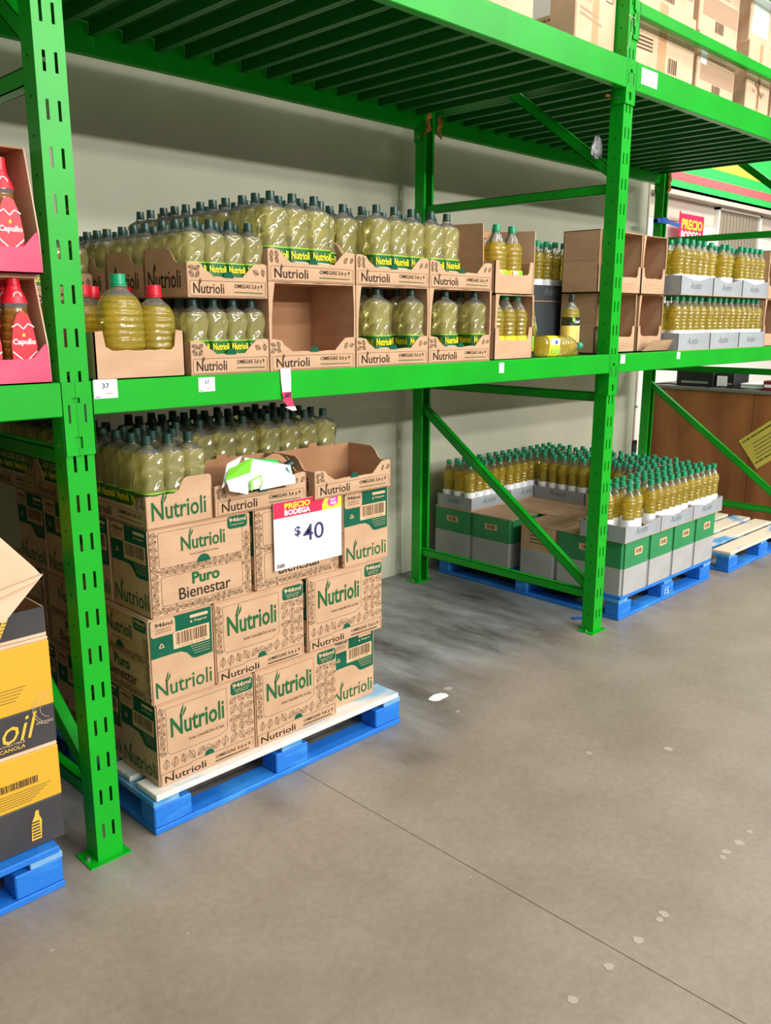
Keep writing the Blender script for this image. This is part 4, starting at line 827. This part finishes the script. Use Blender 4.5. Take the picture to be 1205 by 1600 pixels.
# ------------------------------------------------------------------ right bay, lower shelf
def empty_carton(W, Dp, H, seed, lab, loc, split=None, bent=False):
    o = display(W, Dp, H, True, 'plain', seed, board='kraft', inner='kraft_in'); Kind(o).put(loc, lab, 'empty brown cartons on the right')
    mb = MB(); mb.box(W*.45, W*.45+.003, Dp-.01, Dp-.005, .01, H-.01, 'kraft_pale'); part('inner_seam', mb, o)
    mb = MB(); a = Art(mb, (0, -.0003, 0), (1, 0, 0), (0, 0, 1), (0, -1, 0)); a.frame(W*.2, .02, W*.4, .055, .004, .0015, 'ink_faint'); a.line([(W*.5, .05), (W*.85, .05)], .003, 'ink_faint'); a.line([(W*.5, .035), (W*.8, .035)], .003, 'ink_faint')
    a = Art(mb, (-.0004, Dp, 0), (0, -1, 0), (0, 0, 1), (-1, 0, 0)); a.line([(0, H*.52), (Dp, H*.52)], .0025, 'ink_faint'); part('printed_mark', mb, o)
    return o
empty_carton(.42, .40, .315, 31, 'empty brown carton behind the middle post, lower left of four', (2.875+.055+.12, .0, SZ)) if False else None
cx = 2.70+.0
# the post hides the seam between the bays: the cartons stand just right of it, set back behind the post plane
empty_carton(.42, .22, .315, 31, 'empty brown cut-open carton right behind the middle post, bottom row', (L+.01+PW*.0, .10, SZ)); empty_carton(.28, .22, .315, 32, 'empty brown cut-open carton with a bent flap, bottom row right', (L+.46, .10, SZ))
empty_carton(.44, .22, .315, 33, 'empty brown cut-open carton right behind the middle post, top row', (L-.02, .08, SZ+.3155)); empty_carton(.27, .22, .315, 34, 'empty brown cut-open carton on the top row, right one', (L+.43, .08, SZ+.3155))
mb = MB(); mb.prism([(0, 0), (.30, 0), (.32, .12), (.06, .12)], (0, 0, 0), (1, 0, 0), (0, -.25, .5), (0, .004, 0), 'kraft'); tag(link('cardboard_flap', mb.mesh('cardboard_flap'), None, (3.42, .06, SZ+.004)), 'loose folded cardboard flap lying before the bottom right empty carton', 'cardboard')
for z, nm, xx in ((SZ, 'lower', (3.72, 4.14, 4.56)), (SZ+.318, 'upper', (3.705, 4.125, 4.545))):
    K = grey_tray(.415, .30, nm == 'upper', .095 if nm == 'upper' else .10)
    for i, x in enumerate(xx):
        K.put((x, .0, z), f'{nm} grey printed tray in the right bay, {("left","middle","right")[i]} one', 'grey trays on the right shelf')
        grid(BR, x+.045, .055, z+.005, .0815, .09, 5, 2, 'round bottle', f'{nm} {("left","middle","right")[i]} grey tray', 'round bottles in the grey shelf trays', skip=((1, 0), (4, 0)) if nm == 'upper' and i == 1 else ())
for z, lab in ((SZ, 'empty brown carton at the far right end of the shelf, lower one'), (SZ+.3155, 'empty brown carton at the far right end of the shelf, upper one')): empty_carton(.42, .40, .315, 36, lab, (4.985, .02, z))

# ------------------------------------------------------------------ green and grey boxes on the second pallet
def gbox(W, Dp, H, patch=False):
    o = thing('green_grey_box', 'x', 'carton'); mb = MB()
    bm = bmesh.new(); bmesh.ops.create_cube(bm, size=1); bmesh.ops.scale(bm, vec=(W, Dp, H*.5), verts=bm.verts); bmesh.ops.translate(bm, vec=(W/2, Dp/2, H*.25), verts=bm.verts)
    bmesh.ops.bevel(bm, geom=[e for e in bm.edges if abs((e.verts[0].co-e.verts[1].co).z) > .01], offset=.016, segments=3, affect='EDGES'); mb.bm(bm, 'box_grey'); part('lower_half', mb, o)
    mb = MB(); bm = bmesh.new(); bmesh.ops.create_cube(bm, size=1); bmesh.ops.scale(bm, vec=(W, Dp, H*.5-.006), verts=bm.verts); bmesh.ops.translate(bm, vec=(W/2, Dp/2, H*.75-.003), verts=bm.verts)
    bmesh.ops.bevel(bm, geom=[e for e in bm.edges if abs((e.verts[0].co-e.verts[1].co).z) > .01], offset=.016, segments=3, affect='EDGES'); mb.bm(bm, 'kraft' if patch else 'box_green'); part('upper_half', mb, o)
    mb = MB(); mb.box(.004, W-.004, .004, Dp-.004, H-.006, H, 'kraft'); part('top_flaps', mb, o)
    mb = MB(); a = Art(mb, (0, -.0003, 0), (1, 0, 0), (0, 0, 1), (0, -1, 0))
    a.rect(W*.42, H*.70, W*.72, H*.84, 'kraft_line', 1); a.barcode(W*.46, H*.73, W*.68, H*.81, 'ink', 2, 10); part('barcode_label', mb, o)
    mb = MB(); a = Art(mb, (-.0003, Dp, 0), (0, -1, 0), (0, 0, 1), (-1, 0, 0))
    if patch:
        for i in range(4): a.line([(Dp*.3, H*(.86-.07*i)), (Dp*.75, H*(.86-.07*i))], .006, 'ink', 1)
    else: a.rect(Dp*.35, H*.72, Dp*.65, H*.84, 'kraft_line', 1); a.barcode(Dp*.4, H*.74, Dp*.6, H*.82, 'ink', 2, 10)
    part('side_label', mb, o)
    return Kind(o)
GX = [3.255+.3*i for i in range(4)]; GH = .322
KB = gbox(.298, .46, GH); KB2 = gbox(.298, .27, GH, True); KB3 = gbox(.298, .33, GH)
g = 'green and grey boxes on the second pallet'; nn = ('leftmost', 'second from left', 'third from left', 'rightmost')
for i, x in enumerate(GX):
    KB.put((x, .0, .1455), f'green over grey box facing the aisle, {nn[i]} of the front row', g)
    (KB2 if i == 0 else KB3).put((x, .465, .1455), f'green over grey box in the second row, {nn[i]}' if i else 'kraft-patched box in the second row behind the front left one', g)
    KB3.put((x, .80, .1455), f'green over grey box in the third row, {nn[i]}', g); KB3.put((x, 1.13, .1455), f'green over grey box in the rear row, {nn[i]}', g)
GZ = .1455+GH+.0005; K1 = grey_tray(.42, .30, True); K2 = grey_tray(.30, .42, False); g = 'grey trays on the green boxes'
for i, x in enumerate((3.235, 3.66, 4.085)):
    K1.put((x, -.012, GZ), f'grey tray of round bottles in the front row, {("left","middle","right")[i]} one', g)
    grid(BR, x+.045, .048, GZ+.005, .0825, .093, 5, 3, 'round bottle', f'front {("left","middle","right")[i]} pallet tray', 'round bottles in the front pallet trays', skip=((0, 0), (3, 0)) if i == 0 else ())
for i, (x, y) in enumerate(((3.97, .295), (4.275, .295), (3.97, .72), (4.275, .72))):
    K2.put((x-.0, y, GZ), f'grey tray turned sideways on the green boxes, {("near left","near right","far left","far right")[i]}', g)
    grid(BR, x+.055, y+.05, GZ+.005, .093, .081, 3, 5, 'round bottle', f'{("near left","near right","far left","far right")[i]} sideways tray', 'round bottles in the sideways trays')
K4 = grey_tray(.42, .30, False)
for i, x in enumerate((3.27, 3.70, 4.13)):
    K4.put((x, 1.145, GZ), f'grey tray of round bottles in the rear row, {("left","middle","right")[i]} one', g)
    grid(BR, x+.045, 1.145+.055, GZ+.005, .0825, .093, 5, 3, 'round bottle', f'rear {("left","middle","right")[i]} pallet tray', 'round bottles in the rear pallet trays')

# ------------------------------------------------------------------ left bay: red bottles on the shelf, yellow and charcoal boxes below
def pink_case(lab, z, H):
    o = thing('red_display_case', lab, 'tray', (-.345, -.004, z), 0, 'coral display cases at the left'); W, Dp, t = .32, .36, .004; X, Y, Zv = (1, 0, 0), (0, 1, 0), (0, 0, 1)
    mb = MB(); mb.box(0, W, 0, Dp, 0, t, 'pink'); part('base', mb, o)
    mb = MB(); mb.prism([(0, 0), (W, 0), (W-.004, .105), (W-.012, .108), (W-.045, .072), (W-.06, .068), (.06, .068), (.012, .108), (0, .105)], (0, 0, 0), X, Zv, (0, t, 0), 'pink'); part('front_lip', mb, o)
    for x in (0, W-t): mb = MB(); mb.prism([(0, 0), (Dp, 0), (Dp, H), (.055, H), (.004, .105)], (x, 0, 0), Y, Zv, (t, 0, 0), 'kraft_pale'); part('side_wall', mb, o)
    mb = MB(); mb.box(0, W, Dp-t, Dp, 0, H, 'kraft_in'); part('back_wall', mb, o)
    mb = MB(); mb.box(0, W, .055, Dp, H-t, H, 'kraft_in'); part('roof', mb, o)
def lab_red(o, w, d, H, prof):
    mb = MB(); n = 18
    rs = [[(w/2*s*math.cos(2*pi*i/n), d/2*s*math.sin(2*pi*i/n), z*H) for i in range(n)] for z, s in ((.74, .80), (.80, .68), (.87, .48), (.925, .38))]
    mb.rings(rs, 'lab_red', False, False); sl = part('neck_sleeve', mb, o)
    mb = MB(); a = Art(mb, (-w/2, -d/2*.72, H*.73), (1, 0, 0), (0, .22, 1), (0, -1, .2)); a.disc(w*.5, H*.075, .012, 'white', 1, n=12); a.disc(w*.5, H*.075, .008, 'lab_red', 2, n=10); k = link('emblem', mb.mesh('emblem'), sl); KIDS.setdefault(sl.name, []).append(k)
    mb = MB(); a = Art(mb, (-w/2, -d/2-.0005, 0), (1, 0, 0), (0, 0.0, 1), (0, -1, 0)); a.poly([(w*.12, H*.08), (w*.88, H*.08), (w*.90, H*.35), (w*.80, H*.54), (w*.66, H*.64), (w*.5, H*.665), (w*.34, H*.64), (w*.2, H*.54), (w*.10, H*.35)], 'lab_red', 2)
    lb = part('label', mb, o)
    mb = MB(); a = Art(mb, (-w/2, -d/2-.0005, 0), (1, 0, 0), (0, 0.0, 1), (0, -1, 0)); a.text('Capullo', w*.14, H*.34, w*.86, H*.41, 'white', 4, .025); a.line([(w*.16, H*.52), (w*.34, H*.55), (w*.5, H*.50), (w*.66, H*.55), (w*.84, H*.52)], .003, 'white', 4); a.line([(w*.12, H*.29), (w*.5, H*.19), (w*.88, H*.29)], .003, 'white', 4)
    a.poly([(w*.46, H*.43), (w*.54, H*.43), (w*.54, H*.45), (w*.50, H*.465), (w*.46, H*.45)], 'yellow', 4); a.rrect(w*.34, H*.10, w*.70, H*.16, .004, 'yellow', 4); k = link('lettering', mb.mesh('lettering'), lb); KIDS.setdefault(lb.name, []).append(k)
PK = [(0, .90, 2.6, 0), (.02, .98, 2.6, 0), (.08, 1, 2.6, 0), (.30, .98, 2.5, 0), (.45, .94, 2.4, 0), (.58, .84, 2.2, 0), (.66, .74, 2, 0), (.70, .73, 2, 0), (.74, .78, 2, 0), (.80, .66, 2, 0), (.87, .46, 2, 0), (.925, .36, 2, 0)]
BP = bottle('red_label_bottle', .088, .08, .288, PK, 'oil_amber', 'capred', .0185, lab_red, 0, 18, .70)
pink_case('coral display case of red-labelled bottles, lower one, left of the first post', SZ, .285); pink_case('coral display case of red-labelled bottles, upper one, left of the first post', SZ+.296, .33)
mb = MB(); mb.box(0, .32, .03, .36, 0, .009, 'kraft'); tag(link('divider_sheet', mb.mesh('divider_sheet'), None, (-.345, -.004, SZ+.2855)), 'cardboard divider between the two coral display cases', 'cardboard')
for z, nm in ((SZ+.005, 'lower'), (SZ+.301, 'upper')):
    grid(BP, -.285+(-.008 if nm == 'upper' else 0), .052, z, .098, .09, 3, 3, 'red-labelled bottle', f'{nm} coral case', f'red-labelled bottles in the {nm} coral case')
def can_box(lab, z, kind, H):
    o = thing('yellow_black_box', lab, 'carton', (-.496, .005, z), 0, 'yellow and charcoal boxes at the left edge'); W, Dp = .40, .30
    s = .355 if kind == 'top' else .58
    s = {'top': .36, 'bottom': .45}[kind]
    mb = MB(); mb.cbox(0, W, 0, Dp, 0, H*s, 'can_black', .003); part('lower_half', mb, o); mb = MB(); mb.cbox(0, W, 0, Dp, H*s, H-.012, 'can_yellow', .003); part('upper_half', mb, o)
    mb = MB(); mb.cbox(.001, W-.001, .001, Dp-.001, H-.012, H, 'kraft_pale', .003); part('top_flaps', mb, o)
    mb = MB(); a = Art(mb, (0, -.0003, 0), (1, 0, 0), (0, 0, 1), (0, -1, 0))
    for i in range(16): a.line([(W*(.03+.06*i), H*.84), (W*(.065+.06*i), H*.84)], .0015, 'gold')
    if kind == 'top':
        a.text('Canoil', W*.20, H*.105, W*.865, H*.34, 'gold', 2, .0, .35); a.text('ACEITE COMESTIBLE', W*.42, H*.085, W*.76, H*.105, 'kraft_pale', 2); a.text('DE CANOLA', W*.50, H*.035, W*.76, H*.07, 'gold', 2, .01)
        for r in (.052, .046, .030): a.line([(W*.965+r*math.cos(t), H*.34+r*math.sin(t)) for t in [pi*.5+pi*.95*i/14 for i in range(15)]], .0012, 'kraft_pale', 2)
        a.text('VIVE SANO', W*.85, H*.20, W*.98, H*.225, 'kraft_pale', 2)
        for i in range(5): a.line([(W*.45, H*(.60-.028*i)), (W*(.80-.02*i), H*(.60-.028*i))], .0016, 'ink', 2)
    else:
        a.barcode(W*.45, H*.66, W*.83, H*.73, 'ink', 2, 30); 
        for i in range(6): a.line([(W*.42, H*(.62-.024*i)), (W*(.92-.03*i), H*(.62-.024*i))], .0016, 'ink', 2)
        bx, by = W*.74, H*.08
        a.poly([(bx, by), (bx+.03, by), (bx+.035, by+.06), (bx+.028, by+.078), (bx+.028, by+.095), (bx+.018, by+.095), (bx+.014, by+.078), (bx+.004, by+.06)], 'gold', 2)
        for i in range(6): a.rect(bx+.004, by+.006+.01*i, bx+.028, by+.011+.01*i, 'can_black', 3)
    part('printed_artwork', mb, o); return o
can_box('yellow and charcoal box with script lettering at the left edge, upper one', .1455+.3245, 'top', .335)
can_box('yellow and charcoal box with a bottle drawing at the left edge, on the pallet', .1455, 'bottom', .322)
for i, (x, y, w_, d_) in enumerate(((-.496, .32, .40, .36), (-.496, .69, .40, .36), (-.91, .005, .40, .30), (-.91, .32, .40, .36), (-.91, .69, .40, .36))):  # unseen boxes added to keep light off the brown stack's left flank
    for z, h, n_ in ((.1455, .322, 'lower'), (.470, .335, 'upper'), (.806, .33, 'third'), (1.137, .28, 'top'))[:2 if i < 0 else (3 if x > -.6 else 4)]:
        o = thing('yellow_black_box', f'unseen light-blocking yellow and charcoal box {("behind the left stack","at the rear of the left stack","left of the left stack","behind the outer left stack","at the rear of the outer left stack")[i]}, {n_}', 'carton', (x, y, z), 0, 'yellow and charcoal boxes at the left edge')
        mb = MB(); mb.cbox(0, w_, 0, d_, 0, h*.45, 'can_black', .003); part('lower_half', mb, o); mb = MB(); mb.cbox(0, w_, 0, d_, h*.45, h-.001, 'can_yellow', .003); part('upper_half', mb, o)
# cut tray on top and a big creased cardboard sheet leaning over it
o = thing('cut_tray', 'charcoal cut-down tray on top of the yellow boxes at the left edge', 'tray', (-.49, .008, .8055+.002)); W, Dp, t = .39, .30, .004
mb = MB(); mb.box(0, W, 0, Dp, 0, .01, 'kraft_pale'); part('base', mb, o)
for y in (0, Dp-t): mb = MB(); mb.box(0, W, y, y+t, .01, .088, 'can_black'); part('long_wall', mb, o)
for x in (0, W-t): mb = MB(); mb.box(x, x+t, t, Dp-t, .01, .088, 'kraft'); part('short_wall', mb, o)
mb = MB(); a = Art(mb, (0, -.0003, 0), (1, 0, 0), (0, 0, 1), (0, -1, 0)); a.poly([(W*.62, .02), (W*.66, .02), (W*.73, .075), (W*.69, .075)], 'gold')
for i in range(5): a.line([(W*(.635+.014*i), .025+.01*i), (W*(.665+.014*i), .025+.01*i)], .002, 'can_black', 2)
part('printed_artwork', mb, o)
o = thing('cardboard_sheet', 'large creased pale cardboard leaning on the left stack', 'cardboard', (-.5, -.03, .9))
mb = MB(); mb.prism([(.0, .02), (.27, -.01), (.40, .09), (.385, .115), (.30, .225), (.0, .58)], (0, 0, 0), (1, 0, 0), (0, .35, 1), (0, .012, 0), 'kraft_pale', 'kraft'); part('sheet', mb, o)
mb = MB(); mb.prism([(.10, .02), (.385, .085), (.40, .098), (.10, .05)], (0, -.012, 0), (1, 0, 0), (0, .35, 1), (0, .006, 0), 'kraft_pale', 'kraft'); part('folded_edge', mb, o)

# ------------------------------------------------------------------ cartons stored on the upper deck
def stock(lab, x, y, z, W, Dp, H, style, seed):
    rn = random.Random(seed); o = thing('stock_carton', lab, 'carton', (x, y, z), math.radians(rn.uniform(-1.2, 1.2)), 'cartons stored on the upper deck')
    mb = MB(); mb.cbox(0, W, 0, Dp, 0, H, 'kraft_pale', .006); part('box', mb, o)
    mb = MB(); a = Art(mb, (0, 0, 0), (1, 0, 0), (0, 0, 1), (0, -1, 0))
    if style in (0, 3): a.rect(W*.44, 0, W*.56, H, 'tape', 1)
    if style in (1, 2):
        a.rect(W*.08, H*.25, W*.97, H*.55, 'ink_faint', 1); a.barcode(W*.4, H*.08, W*.62, H*.24, 'ink', 2, 12)
        for i in range(3): a.line([(W*.3, H*(.62+.06*i)), (W*.75, H*(.62+.06*i))], .006, 'ink_faint', 2)
    if style == 2: a.rect(W*.06, H*.5, W*.22, H*.8, 'white', 3)
    if style == 0:
        a.text('SOLICITUD', W*.04, H*.70, W*.40, H*.76, 'ink', 2, .01)
        for i in range(4): a.line([(W*.04, H*(.30+.05*i)), (W*.36, H*(.31+.05*i))], .008, 'ink', 2)
        a.barcode(W*.60, H*.12, W*.74, H*.32, 'ink', 2, 10)
    if style == 3:
        for s_ in (.3, .7): a.line([(W*(s_-.05), H*.35), (W*(s_+.05), H*.35)], .02, 'ink_faint', 2); a.line([(W*.5, H*.15), (W*.5, H*.5)], .02, 'ink_faint', 2); a.line([(W*.35, H*.45), (W*.65, H*.30)], .02, 'ink_faint', 2)
    if style == 4:
        a.rect(W*.40, 0, W*.56, H, 'tape', 1); a.text('Frio 24', W*.08, H*.5, W*.36, H*.56, 'ink_faint', 2); a.line([(W*.10, H*.42), (W*.55, H*.38)], .01, 'ink_faint', 2); a.line([(W*.10, H*.36), (W*.62, H*.31)], .01, 'ink_faint', 2); a.barcode(W*.3, H*.62, W*.66, H*.85, 'ink', 2, 16); a.frame(W*.72, H*.6, W*.9, H*.8, .01, .004, 'ink', 2)
    if style == 5: a.rect(W*.1, H*.15, W*.8, H*.85, 'film', 1)
    part('printed_artwork', mb, o)
    mb = MB(); a = Art(mb, (0, Dp, 0), (0, -1, 0), (0, 0, 1), (-1, 0, 0)); a.text('24 piezas', Dp*.35, H*.30, Dp*.75, H*.36, 'ink', 1, .01); a.line([(Dp*.3, H*.62), (Dp*.8, H*.62)], .006, 'ink', 1); a.line([(Dp*.3, H*.57), (Dp*.8, H*.57)], .006, 'ink', 1); part('side_print', mb, o)
T0 = Z2+.0005
stock('pale stock carton with a label sticker above the middle bay beam', 1.60, .06, T0, .66, .5, .36, 4, 1)
stock('pale stock carton marked 24 piezas left of the middle post top', 2.60, .06, T0, .355, .55, .40, 4, 2)
stock('pale stock carton far left on the upper deck of the middle bay', .9, .06, T0, .66, .5, .36, 3, 3)
stock('large printed stock carton right of the middle post top', 3.07, .07, T0, .71, .5, .36, 0, 4)
stock('stock carton with grey band and white sticker on the upper deck', 3.84, .07, T0, .49, .5, .335, 2, 5)
stock('stock carton with crossed print marks at the upper right', 4.50, .07, T0, .36, .5, .42, 3, 6)
stock('last stock carton at the upper right frame edge', 4.90, .07, T0, .45, .5, .40, 1, 7)
stock('upper stock carton with dark band over the large printed one', 3.20, .09, T0+.3605, .58, .45, .34, 1, 8)
stock('upper stock carton with grey stripe over the white-stickered one', 3.86, .09, T0+.3355, .50, .45, .36, 1, 9)
stock('upper stock carton wrapped in white plastic film at the right', 4.52, .09, T0+.4205, .34, .45, .34, 5, 10)
stock('upper stock carton at the right frame edge', 4.92, .09, T0+.4005, .42, .45, .34, 3, 11)
stock('stock carton at the far end of the right bay deck', 5.38, .07, T0, .45, .5, .40, 2, 12)
mb = MB(); mb.box(-.001, 0, -.12, 0, 0, .2, 'white'); tag(link('shipping_label', mb.mesh('shipping_label'), None, (2.5955, .32, T0+.15)), 'white shipping label on the side of the 24 piezas carton', 'label')

# ------------------------------------------------------------------ floor marks
for x, y, r in ((2.0, -2.03, .012),): pass
def back(px, py, z=0):
    d = fw+rt2*((px-602.5)/1342.5)-up2*((py-800)/1342.5); t = (z-CAM.z)/d.z; return CAM+d*t
for px, py, r in ((1135, 1331, .016), (1155, 1317, .018), (1130, 1340, .012), (1172, 1300, .012), (1038, 1428, .016), (1031, 1437, .014), (998, 1469, .017), (951, 1510, .016), (895, 1562, .015), (293, 1459, .006), (82, 1485, .006), (735, 1370, .005), (921, 1177, .014), (1044, 1170, .02), (716, 1112, .012)):
    p = back(px, py); blotch(p.x, p.y, r)
p = back(684, 1090); blotch(p.x, p.y, .04, 'white', 1.5); blotch(p.x+.11, p.y+.03, .02, 'cream_speck', 1.4)
mb = MB(); p = back(895, 967); mb.bar((0, 0, .004), (.07, -.06, .005), .035, .002, 'tape_blue'); tag(link('tape_scrap', mb.mesh('tape_scrap'), None, (p.x, p.y, 0)), 'scrap of blue tape on the floor beside the middle post foot', 'tape')
